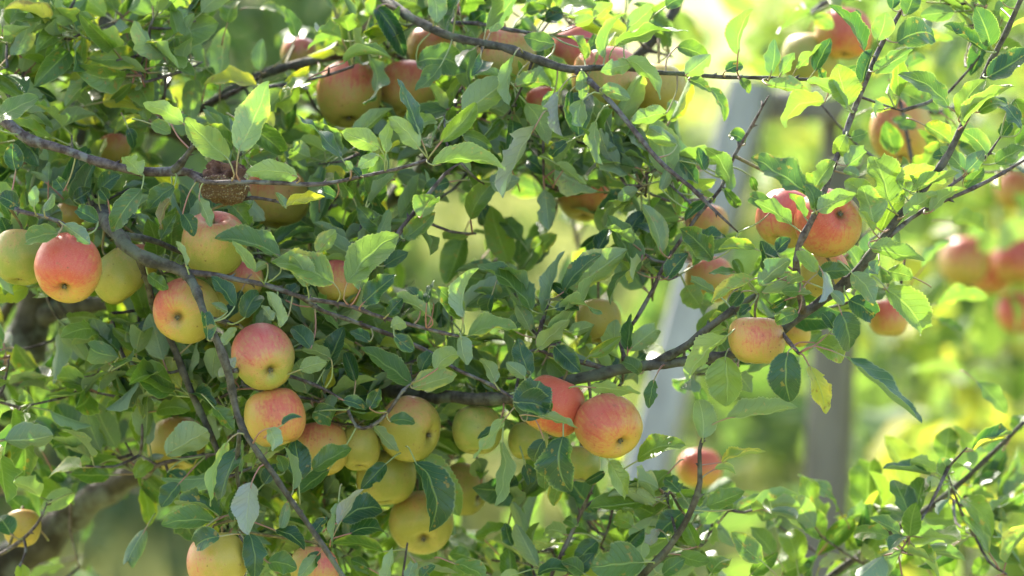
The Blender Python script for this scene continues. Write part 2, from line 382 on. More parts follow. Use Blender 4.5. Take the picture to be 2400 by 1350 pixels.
# ------------------------------------------------------------------ timber frame in the meadow
def beam(name, a, b, sx, sy, parent, material=None):
    a = Vector(a); b = Vector(b); L = (b - a).length
    rot = (b - a).to_track_quat('Z', 'Y').to_matrix(); c = 0.006
    V, F = [], []
    prof = [(-sx + c, -sy), (sx - c, -sy), (sx, -sy + c), (sx, sy - c), (sx - c, sy), (-sx + c, sy), (-sx, sy - c), (-sx, -sy + c)]
    q = Matrix(((1, 0, 0), (0, 1, 0), (0, 0, 1)))
    zax = (b - a).normalized(); yax = Vector((0.30, 1, 0)); yax = (yax - zax * yax.dot(zax)).normalized(); xax = yax.cross(zax)
    k = 9
    for i in range(k):
        t = i / (k - 1)
        for (x, y) in prof:
            V.append(xax * x * (1 + .02 * rnd.uniform(-1, 1)) + yax * y * (1 + .02 * rnd.uniform(-1, 1)) + zax * (L * t))
    for i in range(k - 1):
        for j in range(8):
            F.append((i * 8 + j, i * 8 + (j + 1) % 8, (i + 1) * 8 + (j + 1) % 8, (i + 1) * 8 + j))
    F.append(tuple(range(7, -1, -1))); F.append(tuple((k - 1) * 8 + j for j in range(8)))
    o = mesh_obj(name, V, F, material or MT, parent, smooth=False); o.location = a - parent.location if parent else a
    return o
DP = 2.4
def post_line(p0, p1, d0, d1):
    a = P(*p0, d0); b = P(*p1, d1); t = (0 - a[2]) / (b[2] - a[2]); return a, a + (b - a) * t
frame = empty('timber_frame', tuple(P(1800, 675, DP) * [1, 1, 0]))
tag(frame, 'weathered grey timber frame of leaning and upright posts in the sunny meadow', 'timber frame')
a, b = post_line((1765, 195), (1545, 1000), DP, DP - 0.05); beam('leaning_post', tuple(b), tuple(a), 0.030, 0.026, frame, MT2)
a, b = post_line((1985, 215), (1945, 1000), DP + .05, DP + .05); beam('upright_post', tuple(b), tuple(a), 0.030, 0.028, frame)
beam('rail', tuple(P(1765, 245, DP + .06)), tuple(P(2040, 250, DP - .02)), 0.022, 0.02, frame)

# ------------------------------------------------------------------ the near apple tree: boughs, branches, twigs
tree = empty('apple_tree', tuple(P(-60, 675, .65) * [1, 1, 0]))
TL = np.array(tree.location)
tag(tree, 'apple tree with crooked grey boughs and dense serrated leaves filling the foreground', 'tree')
NODES, NRAD, NBR = [], [], []
def branch(name, pts, material, sides=10, rough=0.10, step=0.012):
    """pts: (px, py, radius px, depth)"""
    p3 = [P(x, y, d) for x, y, r, d in pts]; r3 = [r * (.80 if r < 26 else .92) * pixm(d) for x, y, r, d in pts]
    if name in ('twig', 'spur'): r3[-1] *= .45
    pp, rr = smooth_path(p3, r3, step)
    k = len(pp)
    for i in range(k):                                  # nodes swell a little, the run is never quite straight
        s = 0.55 * rr[i]
        pp[i] += np.array(noise.noise_vector(Vector(pp[i] * 28))) * s * 0.8
        rr[i] *= 1 + 0.10 * noise.noise(Vector(pp[i] * 55))
    for q in range(2, k - 2, max(3, int(0.035 / step))):
        if rnd.random() < 0.7: rr[q] *= 1.22
    V, F = tube(pp, rr, sides, 0, rough, 3.0)
    if name in ('twig', 'branch', 'spur'):
        step_n = max(2, int(.026 / step)); V = list(V)
        for q in range(2, k - 1, step_n):
            t = unit(pp[min(q + 1, k - 1)] - pp[q - 1]); a = unit(np.cross(t, rng.normal(0, 1, 3))); c = pp[q] + a * rr[q] * .8; h = rng.uniform(.0035, .0075); b0 = len(V)
            b2 = np.cross(t, a); w2 = rng.uniform(.0013, .0021)
            for jj in range(5): V.append(c + (t * math.cos(jj * 1.2566) * 1.5 + b2 * math.sin(jj * 1.2566)) * w2)
            V.append(c + unit(a + t * .9) * h)
            for jj in range(5): F.append((b0 + jj, b0 + (jj + 1) % 5, b0 + 5))
        V = np.array(V)
    o = mesh_obj(name, V - TL, F, material, tree)
    for i in range(k): NODES.append(pp[i]); NRAD.append(rr[i]); NBR.append(o)
    return o
D_ = 0.62
branch('trunk', [(-330, 2900, 130, .75), (-260, 2000, 105, .72), (-120, 1330, 78, .66), (-35, 1020, 64, D_), (32, 850, 54, D_), (80, 720, 44, D_), (105, 600, 44, .6), (130, 430, 38, .6), (200, 200, 32, .65), (260, -60, 26, .7), (300, -500, 18, .75), (330, -900, 9, .8)], MB_BIG, 16, .12, .02)
branch('bough', [(70, 760, 34, D_), (140, 727, 28, .6), (220, 712, 24, .58), (330, 718, 22, .55), (420, 742, 20, .52), (520, 790, 18, .50), (660, 850, 18, .42), (820, 905, 18, .3), (1020, 928, 19, .17), (1120, 935, 18, .13), (1210, 930, 17, .11), (1300, 905, 17, .09), (1380, 882, 16, .08), (1480, 862, 16, .07), (1560, 850, 15, .06), (1640, 842, 15, .05), (1720, 828, 14, .04), (1800, 795, 14, .03), (1880, 738, 14, .02), (1960, 680, 15, .02), (2020, 620, 14, .01), (2070, 560, 13, 0), (2110, 505, 12, 0), (2180, 425, 11, 0), (2250, 305, 10, 0), (2310, 170, 9, 0), (2360, 70, 8, -.01), (2420, -60, 7, -.02)], MB_OLD, 12)
branch('bough', [(-120, 1460, 74, .74), (0, 1335, 52, .72), (100, 1262, 45, .70), (200, 1185, 37, .66), (290, 1125, 32, .62), (390, 1082, 20, .56), (490, 1066, 11, .5), (560, 1050, 7, .45)], MB_BIG, 14, .12, .018)
branch('bough', [(-60, 860, 20, .70), (0, 752, 16, .68), (40, 675, 15, .66), (60, 560, 13, .66)], MB_BIG, 8)
branch('bough', [(40, 240, 24, .2), (-60, 250, 22, .3), (-160, 400, 26, .5), (-120, 700, 30, .64)], MB_OLD, 10)
branch('branch', [(-20, 262, 17, .08), (30, 298, 16, .05), (80, 330, 15, .03), (150, 352, 13, .01), (240, 382, 13, 0), (330, 400, 12, 0), (400, 402, 15, 0), (440, 404, 11, 0), (480, 426, 7, -.03), (540, 428, 6.5, -.05), (600, 427, 6.5, -.05), (720, 433, 6, -.04), (790, 426, 5.5, -.03), (850, 413, 5, -.03), (930, 396, 5, -.03), (1003, 374, 5, -.03)], MB_TWIG, 10)
branch('spur', [(405, 402, 13, 0), (425, 385, 11, -.01), (440, 362, 8, -.01), (452, 345, 7, -.015), (458, 335, 4, -.02)], MB_OLD, 8)
branch('branch', [(105, 420, 30, .55), (160, 440, 26, .40), (215, 470, 24, .20), (258, 525, 21, .05), (300, 580, 19, .01), (350, 610, 18, 0), (430, 638, 17, 0), (455, 668, 13, -.03), (480, 730, 11, -.05), (510, 805, 11, -.05), (530, 862, 13, -.05), (550, 945, 10, -.04), (578, 1022, 9, -.05), (640, 1110, 8.5, -.05), (700, 1200, 8, -.05), (760, 1285, 8, -.05), (830, 1390, 7, -.05)], MB_OLD, 12)
branch('branch', [(322, 598, 11, .02), (345, 665, 10, .05), (368, 735, 10, .08), (402, 805, 10, .10), (440, 900, 10, .10), (480, 990, 9.5, .10), (508, 1050, 9, .10), (528, 1120, 7, .10)], MB_OLD, 9)
branch('branch', [(290, 552, 10, .02), (345, 560, 9, .05), (400, 580, 8, .07), (450, 600, 6, .1)], MB_OLD, 8)
branch('twig', [(440, 640, 12, .0), (480, 642, 9, .0), (540, 652, 8, -.01), (620, 668, 7.5, -.02), (720, 700, 7, -.02), (820, 717, 6, -.02), (900, 745, 5.5, -.02), (1000, 770, 5, -.02), (1060, 785, 5, -.02), (1095, 792, 4.5, -.02)], MB_TWIG, 8)
branch('twig', [(490, 745, 8, -.02), (530, 755, 7, 0), (560, 762, 5, .03)], MB_OLD, 7)
branch('twig', [(700, 695, 6, .0), (760, 730, 6, .03), (840, 757, 6, .04), (930, 790, 5.5, .04), (1010, 828, 5.5, .04), (1070, 866, 5.5, .03), (1130, 892, 5, .02), (1190, 925, 5, 0), (1222, 945, 5, -.01)], MB_TWIG, 8)
branch('twig', [(540, 870, 8, -.03), (620, 872, 6, .05), (690, 884, 5.5, .04), (760, 914, 5, .03), (800, 935, 5, .02)], MB_TWIG, 7)
branch('twig', [(815, 960, 5, .05), (835, 1000, 5.5, .05), (870, 1000, 5.5, .04), (910, 965, 5, .03), (945, 915, 4.5, .02), (965, 898, 4, .02)], MB_TWIG, 7)
branch('branch', [(1520, 858, 14, .07), (1590, 820, 12, .05), (1640, 785, 11, .04), (1715, 728, 10, .03), (1775, 690, 8, .02)], MB_OLD, 9)
branch('twig', [(2080, 560, 8, .0), (2110, 532, 7, .0), (2170, 490, 6.5, .0), (2280, 441, 6, -.01), (2350, 405, 6, -.01), (2430, 358, 5.5, -.01)], MB_TWIG, 8)
branch('branch', [(1880, 730, 11, .01), (1868, 640, 10, -.04), (1872, 580, 9.5, -.06), (1912, 495, 9, -.07), (1950, 400, 8.5, -.06), (1992, 285, 8, -.05), (2040, 160, 8, -.04), (2075, 85, 7, -.03), (2100, 45, 6.5, -.03), (2145, -30, 5, -.03)], MB_TWIG, 9)
branch('twig', [(2165, 492, 5, 0), (2200, 455, 5, .01), (2300, 380, 5, .03), (2345, 320, 5, .04)], MB_TWIG, 7)
branch('branch', [(760, -260, 20, .5), (860, -60, 16, .3), (960, 40, 13, .18), (1060, 84, 12, .14), (1180, 112, 12, .12), (1270, 143, 12, .10), (1335, 163, 12, .10), (1420, 158, 8, .10), (1560, 170, 7, .10), (1700, 180, 6, .08), (1830, 185, 6, .08), (1925, 186, 5, .08)], MB_OLD, 10)
branch('twig', [(1345, 165, 9, .10), (1400, 205, 8, .08), (1455, 265, 8, .06), (1500, 325, 7, .05), (1560, 392, 6, .04), (1620, 440, 6, .04), (1680, 498, 5, .03), (1730, 545, 4.5, .03)], MB_TWIG, 8)
branch('branch', [(220, 300, 20, .62), (430, 272, 15, .45), (520, 225, 14, .42), (620, 172, 13, .40), (740, 142, 12, .38), (850, 112, 10, .36), (960, 60, 8, .34)], MB_OLD, 9)
branch('twig', [(380, 300, 8, .46), (470, 250, 7, .38), (560, 210, 7, .34), (640, 158, 5, .3)], MB_TWIG, 7)
branch('bough', [(190, 240, 26, .64), (480, 330, 26, .66), (760, 420, 27, .62), (880, 480, 24, .60), (960, 430, 24, .58), (1060, 300, 22, .54), (1160, 255, 22, .5), (1260, 235, 19, .48), (1420, 190, 18, .45), (1560, 60, 14, .45), (1640, -120, 10, .5)], MB_BIG, 12)
branch('twig', [(850, 650, 7, .06), (880, 618, 7, .07), (940, 540, 7, .08), (1000, 462, 6, .08), (1045, 405, 5, .08), (1080, 382, 4, .08)], MB_TWIG, 8)
branch('twig', [(1470, 850, 7, .08), (1455, 800, 6, .1), (1490, 750, 5.5, .1), (1535, 670, 5.5, .1), (1560, 615, 5, .1), (1640, 500, 5, .1), (1690, 440, 5, .1), (1720, 365, 5.5, .1), (1762, 295, 5, .09), (1802, 225, 4.5, .08)], MB_TWIG, 8)
branch('branch', [(1300, 1560, 16, .16), (1440, 1420, 12, .12), (1510, 1345, 11, .09), (1570, 1280, 10, .07), (1622, 1195, 9, .05), (1640, 1130, 8, .04), (1640, 1055, 6, .03), (1652, 1020, 5, .03)], MB_OLD, 9)
branch('twig', [(1260, 1420, 7, .16), (1300, 1330, 6.5, .15), (1340, 1250, 6, .15), (1372, 1180, 6, .14), (1392, 1135, 4, .13)], MB_TWIG, 7)
branch('branch', [(1640, 1620, 14, .2), (1800, 1460, 12, .32), (1960, 1342, 10, .38), (2060, 1265, 9, .38), (2150, 1208, 9, .36), (2240, 1140, 8, .34), (2330, 1060, 7, .32), (2400, 990, 6, .3)], MB_OLD, 9)
branch('twig', [(95, 170, 7, .3), (122, 105, 7, .25), (150, 50, 6.5, .22), (190, -30, 6, .2)], MB_TWIG, 7)
branch('twig', [(250, 190, 7, .4), (280, 90, 7, .34), (296, 40, 6.5, .33), (320, -30, 6, .32)], MB_TWIG, 7)
branch('twig', [(380, 240, 8, .45), (400, 180, 8, .38), (415, 120, 7, .36), (430, 20, 6, .34)], MB_TWIG, 7)
branch('twig', [(10, 470, 7, .02), (45, 495, 6, -.03), (90, 505, 6, -.04), (140, 520, 5.5, -.04), (200, 552, 4.5, -.03)], MB_TWIG, 8)
branch('twig', [(1420, 865, 8, .08), (1375, 850, 7, .07), (1265, 820, 6, .06), (1270, 760, 6, .06), (1290, 700, 4, .06)], MB_TWIG, 7)
branch('twig', [(560, 1010, 7, -.04), (555, 1100, 6, .0), (565, 1180, 6, .02), (560, 1245, 6, .03)], MB_OLD, 7)
branch('twig', [(1830, 775, 6, .0), (1848, 800, 6, -.02), (1868, 822, 6, -.04), (1872, 828, 3.5, -.04)], MB_TWIG, 7)
branch('twig', [(330, 1110, 8, .35), (345, 1115, 9, .25), (370, 1090, 7, .2), (430, 1075, 6, .18), (485, 1068, 6, .12), (510, 1062, 5, .1)], MB_TWIG, 7)
branch('twig', [(0, 1300, 6, .24), (40, 1275, 6, .22), (85, 1230, 5, .2), (110, 1180, 4, .2)], MB_TWIG, 6)
branch('twig', [(560, 470, 5, .02), (590, 463, 5, .0), (640, 470, 4.5, 0), (665, 480, 4, -.01)], MB_TWIG, 7)
branch('twig', [(1060, 54, 6, .2), (1120, 55, 6, .19), (1200, 70, 6, .18), (1290, 82, 5, .17)], MB_TWIG, 7)
branch('branch', [(2280, -200, 14, .9), (2160, -80, 12, .8), (2010, -20, 10, .62), (1930, 10, 8, .6), (1900, 30, 6, .58), (1880, 10, 5, .56)], MB_OLD, 8)
branch('twig', [(2110, 238, 7, .53), (2122, 300, 6, .5), (2140, 385, 5, .48), (2150, 430, 4, .48)], MB_OLD, 7)
branch('twig', [(2300, 220, 9, .75), (2200, 262, 9, .62), (2150, 255, 8, .6), (2110, 235, 7, .58)], MB_OLD, 7)

# ------------------------------------------------------------------ apples
prof = [(0, .60), (.06, .615), (.14, .68), (.24, .77), (.36, .835), (.50, .845), (.66, .785), (.80, .66), (.91, .46), (.98, .22), (1.0, -.02), (.975, -.26), (.90, -.48), (.79, -.66), (.65, -.785), (.50, -.85), (.36, -.855), (.25, -.81), (.16, -.745), (.08, -.70), (0, -.69)]
pr, _ = smooth_path([(a, 0, b) for a, b in prof], [1] * len(prof), 0.055)
def apple_mesh(seed):
    r_ = random.Random(seed); SEG = 30; V, F = [], []
    ph = r_.uniform(0, 6.28); sq = r_.uniform(.93, 1.04); tl = r_.uniform(-.13, .13); tb = r_.uniform(-.02, .14); ov = r_.uniform(.0, .065)
    rows = pr[1:-1]
    for (x, _, z) in rows:
        for j in range(SEG):
            a = 2 * math.pi * j / SEG
            f = 1 + .028 * math.cos(5 * a + ph) * max(0, -z + .1) + ov * math.cos(2 * a) + .012 * math.cos(3 * a + ph * 2)
            f *= 1 + tb * z * .6
            zz = z * sq + tl * x * math.cos(a + ph)
            if z < -.6: zz += .025 * math.cos(5 * a + ph) * x
            V.append((max(x, 0.0) * f * math.cos(a), max(x, 0.0) * f * math.sin(a), zz))
    n = len(rows)
    for i in range(n - 1):
        for j in range(SEG):
            a = i * SEG + j; b = i * SEG + (j + 1) % SEG
            F.append((a, a + SEG, b + SEG, b))
    V += [(0, 0, pr[0][2] * sq), (0, 0, pr[-1][2] * sq)]; t = len(V) - 2
    for j in range(SEG):
        F.append((t, j, (j + 1) % SEG)); F.append((t + 1, (n - 1) * SEG + (j + 1) % SEG, (n - 1) * SEG + j))
    o = mesh_obj('apple', V, F, MA); me = o.data; bpy.data.objects.remove(o); return me
AM = [apple_mesh(s) for s in range(11)]
def calyx_mesh():
    V, F = [], []
    for k in range(5):
        a = k * 1.2566 + .2
        c, s = math.cos(a), math.sin(a); c2, s2 = -s, c
        pts = [(.02, .040, -.70), (.065, .036, -.745), (.085, .020, -.79), (.055, .003, -.82)]
        b0 = len(V)
        for (rr, hw, z) in pts:
            V.append((c * rr + c2 * hw, s * rr + s2 * hw, z)); V.append((c * rr - c2 * hw, s * rr - s2 * hw, z))
        for i in range(3): F.append((b0 + 2 * i, b0 + 2 * i + 1, b0 + 2 * i + 3, b0 + 2 * i + 2))
    b0 = len(V)
    for j in range(8): V.append((.05 * math.cos(j * .785), .05 * math.sin(j * .785), -.70))
    V.append((0, 0, -.76))
    for j in range(8): F.append((b0 + j, b0 + (j + 1) % 8, b0 + 8))
    o = mesh_obj('calyx', V, F, MCAL); me = o.data; bpy.data.objects.remove(o); return me
CM = calyx_mesh()
APPLES = []   # px, py, r, d
NA = np.array(NODES)
def cam2w(v): return Vector(RT * v[0] + UP * v[1] - FW * v[2])
def apple(px, py, r, d, cal, blush, ground, red, label, bdir=(0, 1, .35), squash=1.0, name='apple', stalk=True, group=None, nodes=None):
    loc = P(px, py, d); Rm = r * pixm(d)
    c = cam2w(cal).normalized(); q = (-c).to_track_quat('Z', 'Y') @ Quaternion((0, 0, 1), rnd.uniform(0, 6.28))
    k = len(APPLES)
    o = bpy.data.objects.new(name, AM[k % 11]); COL.objects.link(o)
    o.location = loc; o.rotation_mode = 'QUATERNION'; o.rotation_quaternion = q; o.scale = (Rm, Rm, Rm * squash)
    bl = q.inverted() @ cam2w(bdir).normalized()
    o['blush_dir'] = [bl.x, bl.y, bl.z]; o['blush'] = float(blush); o['ground_tone'] = float(ground) * .85; o['redness'] = float(red) * .82; o['seed'] = float(rnd.uniform(0, 50))
    tag(o, label, 'apple', group or 'apples hanging on the near tree')
    ca = bpy.data.objects.new('calyx', CM); link(ca, o)
    # stalk: from the hollow to the nearest twig
    top = Vector(loc) + (q @ Vector((0, 0, .60 * Rm * squash)))
    out = Vector(loc) + (q @ Vector((0, 0, 1.15 * Rm * squash)))
    dist = np.linalg.norm(NA - np.array(out), axis=1) if nodes is None else np.linalg.norm(nodes - np.array(out), axis=1)
    j = int(dist.argmin()); tgt = Vector((NA if nodes is None else nodes)[j])
    if dist[j] > .11 or (tgt - Vector(loc)).length < Rm: tgt = out + (out - top) * .8 + Vector((0, 0, .01))
    pts, rad = smooth_path([np.array(top), np.array(top * .4 + out * .6), np.array(out), np.array(tgt)], [.0017, .0014, .0014, .0020], .008)
    mw = Matrix.LocRotScale(o.location, q, o.scale).inverted()
    V, F = tube(pts, rad, 6)
    mesh_obj('stalk', [mw @ Vector(v) for v in V], F, MSTALK, o)
    APPLES.append((px, py, r, d)); return o
DN = (0, -1, .25)
A = apple
A(160, 628, 79, -.02, (-.1, -.72, .66), .80, .85, .75, 'red and orange apple whose brown eye faces the viewer, near the picture\'s left edge', (-.1, .6, .8))
A(48, 603, 67, .05, DN, .18, .05, .4, 'pale green apple half hidden behind the red one by the left edge', (-.3, .8, .2))
A(277, 645, 62, .08, (.5, -.8, .1), .08, .25, .5, 'yellow green apple tucked behind the forked grey branch, right of the red apple')
A(502, 572, 76, .03, (0, -.9, -.40), .52, .15, .15, 'apple with pink shoulders and yellow base whose stalk hollow shows, below the rotten one', (-.1, 1, .25), 1.03)
A(437, 727, 78, .04, (-.30, -.28, .9), .55, .55, .35, 'pinkish apple behind a forking grey twig, its eye turned to the viewer', (-.75, .55, .3))
A(618, 838, 77, 0, (.30, -.48, .80), .64, .20, .05, 'bright pink topped apple with a yellow green eye, upper of a touching pair', (-.15, .9, .45))
A(645, 978, 72, .02, (.2, -.9, .15), .52, 1.0, .65, 'orange apple directly under the bright pink topped one, small leaf on it', (.4, .4, .85))
A(508, 1315, 74, -.02, (.1, -1, .25), .40, .65, .2, 'yellow apple with one pink cheek, cut by the bottom edge', (-.95, .1, .3))
A(738, 1338, 58, .07, DN, .55, .6, .15, 'pale pink apple partly behind a leaf at the bottom edge', (.6, .5, .4))
A(572, 655, 46, .14, DN, .62, .5, .2, 'small pink apple peeping out behind the twig under the pink shouldered one')
A(800, 662, 58, .13, DN, .62, .6, .2, 'pink apple half hidden by the big folded leaf near the twig\'s middle', (.2, 1, .3))
A(545, 722, 52, .17, DN, .12, .4, .4, 'yellow green apple mostly hidden behind the grey twig fork', (-.3, 1, 0))
A(650, 465, 74, .27, DN, .55, .55, .6, 'red and yellow blurred apple right of the rotten brown one', (-.3, .9, .3))
A(334, 610, 40, .16, DN, .5, .5, .1, 'pale pink apple sliver between the grey branches at left')
A(1942, 522, 78, 0, (.42, .34, .84), .72, .75, .70, 'orange red apple with a dark open eye facing out, right of a touching pair', (-.4, .4, .85))
A(1842, 512, 72, .06, (-.2, -.7, .3), .80, .55, .25, 'pink apple with pale russet scratches, left of the touching pair', (-.2, .9, .4))
A(1773, 798, 66, 0, (.05, -1, .10), .42, .75, .40, 'dull tan orange apple hanging alone under the leafy right cluster', (.1, .45, .9), .92)
A(1935, 642, 58, .07, (.2, -.9, .2), .35, .6, .6, 'brownish shaded apple buried in leaves under the orange red pair', (.5, .7, .2))
A(1298, 952, 76, .05, (-.3, -.8, .1), .86, 1.0, .95, 'vivid orange red apple partly covered by dark leaves, left of the centre pair', (.3, .5, .8), 1.03)
A(1427, 1000, 77, .03, (.45, -.55, .70), .60, 1.0, .65, 'orange apple with a greenish eye, right of the centre pair', (-.3, .5, .8))
A(1362, 1088, 46, .13, DN, .02, .05, .3, 'small green apple below the orange centre pair')
A(960, 1005, 74, .14, (.80, -.25, .5), .34, .35, .3, 'yellow apple with tan shoulder and its eye turned right, under the dark bough', (-.1, 1, .2))
A(1118, 1008, 60, .15, DN, .06, .0, .3, 'plain green apple under the dark bough at the picture\'s centre')
A(1238, 1032, 46, .17, DN, .02, .05, .3, 'dark green shaded apple just left of the vivid orange red one')
A(842, 1050, 52, .14, DN, .05, .35, .4, 'yellow apple between the orange one and the tan shouldered one')
A(905, 1120, 70, .19, DN, .05, .20, .4, 'yellow green apple low in the cluster, under the tan shouldered one')
A(988, 1225, 76, .22, (.1, -.62, .75), .20, .35, .4, 'large olive yellow apple behind the long dark leaf, lowest of its cluster', (-.3, 1, .2))
A(1086, 1148, 58, .32, (.6, -.3, .4), .20, .25, .3, 'blurred pale apple beside the lowest olive one', (.3, .9, .2))
A(752, 1052, 66, .13, DN, .50, .85, .4, 'orange and yellow apple behind leaves, right of the orange one', (-.2, 1, .2))
A(415, 1040, 70, .32, DN, .32, .6, .5, 'blurred yellow orange apple behind the thin grey branch, lower left', (.4, .8, .2))
A(52, 1238, 44, .26, DN, .18, .9, .4, 'small yellow apple behind a twig in the lower left corner')
A(818, 222, 76, .32, (0, -.8, .3), .60, .45, .55, 'red topped yellow apple in the upper left of the tree\'s top row', (-.1, 1, .3), 1.05)
A(955, 208, 66, .36, DN, .58, .5, .65, 'orange red apple right beside the red topped one, top row', (-.1, 1, .3), 1.1)
A(1182, 138, 76, .22, (0, -.9, .3), .45, .35, .35, 'yellow apple with pink flush behind the upper branch', (-.2, .9, .3))
A(1425, 192, 82, .20, (.1, -.9, .3), .58, .22, .15, 'yellow apple with bright pink top where the upper branch forks', (0, 1, .1), 1.08)
A(1545, 212, 66, .27, DN, .06, .6, .5, 'golden yellow apple right of the pink topped one, under the upper twig')
A(1275, 246, 45, .36, DN, .72, .5, .5, 'small red apple in shade below the upper branch', (-.3, 1, .3))
A(1352, 118, 62, .36, DN, .92, .5, .05, 'deep pink apple behind leaves above the branch fork')
A(1368, 452, 68, .45, DN, .80, .7, .8, 'blurred red apple among hanging leaves below the fork', (.2, 1, .3))
A(1010, 118, 58, .46, DN, .5, .8, .6, 'orange apple mostly behind the upper branch\'s round leaf')
A(1978, 78, 66, .60, DN, .62, 1.0, .8, 'blurred orange brown apple with a bright sunlit rim, top right', (.2, .4, .9))
A(1898, 140, 66, .62, DN, .10, .2, .3, 'blurred yellow green apple beside the orange brown one, top right')
A(2112, 310, 74, .58, DN, .40, .95, .7, 'blurred orange yellow apple with a bright left rim between the right branches', (-.4, .4, .8), 1.05)
A(1655, 528, 52, .40, DN, .50, .8, .6, 'blurred orange apple left of the pink pair, behind twigs')
A(1662, 655, 58, .35, DN, .55, .8, .55, 'blurred orange apple above the right branch, left of the leafy cluster', (0, 1, .3))
A(2082, 745, 46, .50, DN, .75, .8, .8, 'small blurred red apple behind the big right leaf')
A(1862, 778, 36, .22, DN, .45, 1.0, .6, 'small orange apple behind the lone tan one')
A(700, 128, 42, .45, DN, .6, .5, .15, 'blurred pink apple in the leaves at the top row\'s left end')
A(168, 505, 40, .22, DN, .35, .9, .4, 'pale orange apple above the red one near the left edge')
A(268, 350, 38, .34, DN, .5, .8, .5, 'blurred orange apple behind the upper left branch')
A(1402, 752, 54, .25, DN, .08, .6, .4, 'blurred yellow apple behind the upright leaf rosette')
A(1640, 1098, 52, .95, DN, .80, .8, .85, 'small blurred red orange apple low in the sunny gap')
APP = np.array(APPLES)
APP[:, 2] *= np.where(APP[:, 3] >= .27, .62, np.where(APP[:, 3] >= .13, .42, 1.0))
APP[np.hypot(APP[:, 0] - 1368, APP[:, 1] - 452) < 5, 2] *= .25

# the brown, mummified one
def rotten():
    V, F = [], []; SEG, n = 48, 34
    rows = pr[1:-1][:: max(1, len(pr) // n)]
    for (x, _, z) in rows:
        for j in range(SEG):
            a = 2 * math.pi * j / SEG; v = Vector((x * math.cos(a), x * math.sin(a), z * .98))
            rid = abs(noise.noise(v * 1.7 + Vector((3, 1, 7)))) * .75 + abs(noise.noise(v * 3.6)) * .34
            up = max(0.0, min(1.0, z * 3 + .5))
            f = 1.04 - rid * (.25 + .75 * up) + .05 * noise.noise(v * 9) * (1 - up)
            V.append(tuple(v * f))
    for i in range(len(rows) - 1):
        for j in range(SEG):
            a = i * SEG + j; b = i * SEG + (j + 1) % SEG; F.append((a, a + SEG, b + SEG, b))
    V += [(0, 0, .4), (0, 0, -.66)]; t = len(V) - 2
    for j in range(SEG):
        F.append((t, j, (j + 1) % SEG)); F.append((t + 1, (len(rows) - 1) * SEG + (j + 1) % SEG, (len(rows) - 1) * SEG + j))
    o = mesh_obj('rotten_apple', V, F, MROT)
    Rm = 60 * pixm(.0); o.location = P(528, 426, .0); o.scale = (Rm,) * 3
    o.rotation_euler = (R(-8), R(14), .6)
    tag(o, 'shrivelled brown rotten apple with pale mould below, on the thin twig', 'apple')
    mw = Matrix.LocRotScale(o.location, o.rotation_euler.to_quaternion(), o.scale).inverted()
    p, r = smooth_path([P(440, 402, -.005), P(470, 411, -.008), P(500, 420, -.005)], [.0032, .0026, .0022], .006)
    Vv, Ff = tube(p, r, 7); mesh_obj('stalk', [mw @ Vector(v) for v in Vv], Ff, MB_TWIG, o)
    # mould pustules, too small to pick apart
    PV, PF = [], []; rr = random.Random(8)
    for k in range(420):
        a = rr.uniform(0, 6.28); z = -rr.random() ** .8 * .82 + .06; x = math.sqrt(max(.02, 1 - (z / .86) ** 2)) * .98
        c = Vector((x * math.cos(a), x * math.sin(a), z)); s = rr.uniform(.018, .038); b0 = len(PV)
        nn = c.normalized(); q = nn.to_track_quat('Z', 'Y')
        for j in range(5): PV.append(tuple(c + q @ Vector((s * math.cos(j * 1.2566), s * math.sin(j * 1.2566), -.04))))
        PV.append(tuple(c + nn * s * .35))
        for j in range(5): PF.append((b0 + j, b0 + (j + 1) % 5, b0 + 5))
    m = mesh_obj('mould', PV, PF, plain('mould_spores', (0.44, 0.31, 0.17), (0.72, 0.60, 0.40), 260, .95), o); m['kind'] = 'stuff'
rotten()

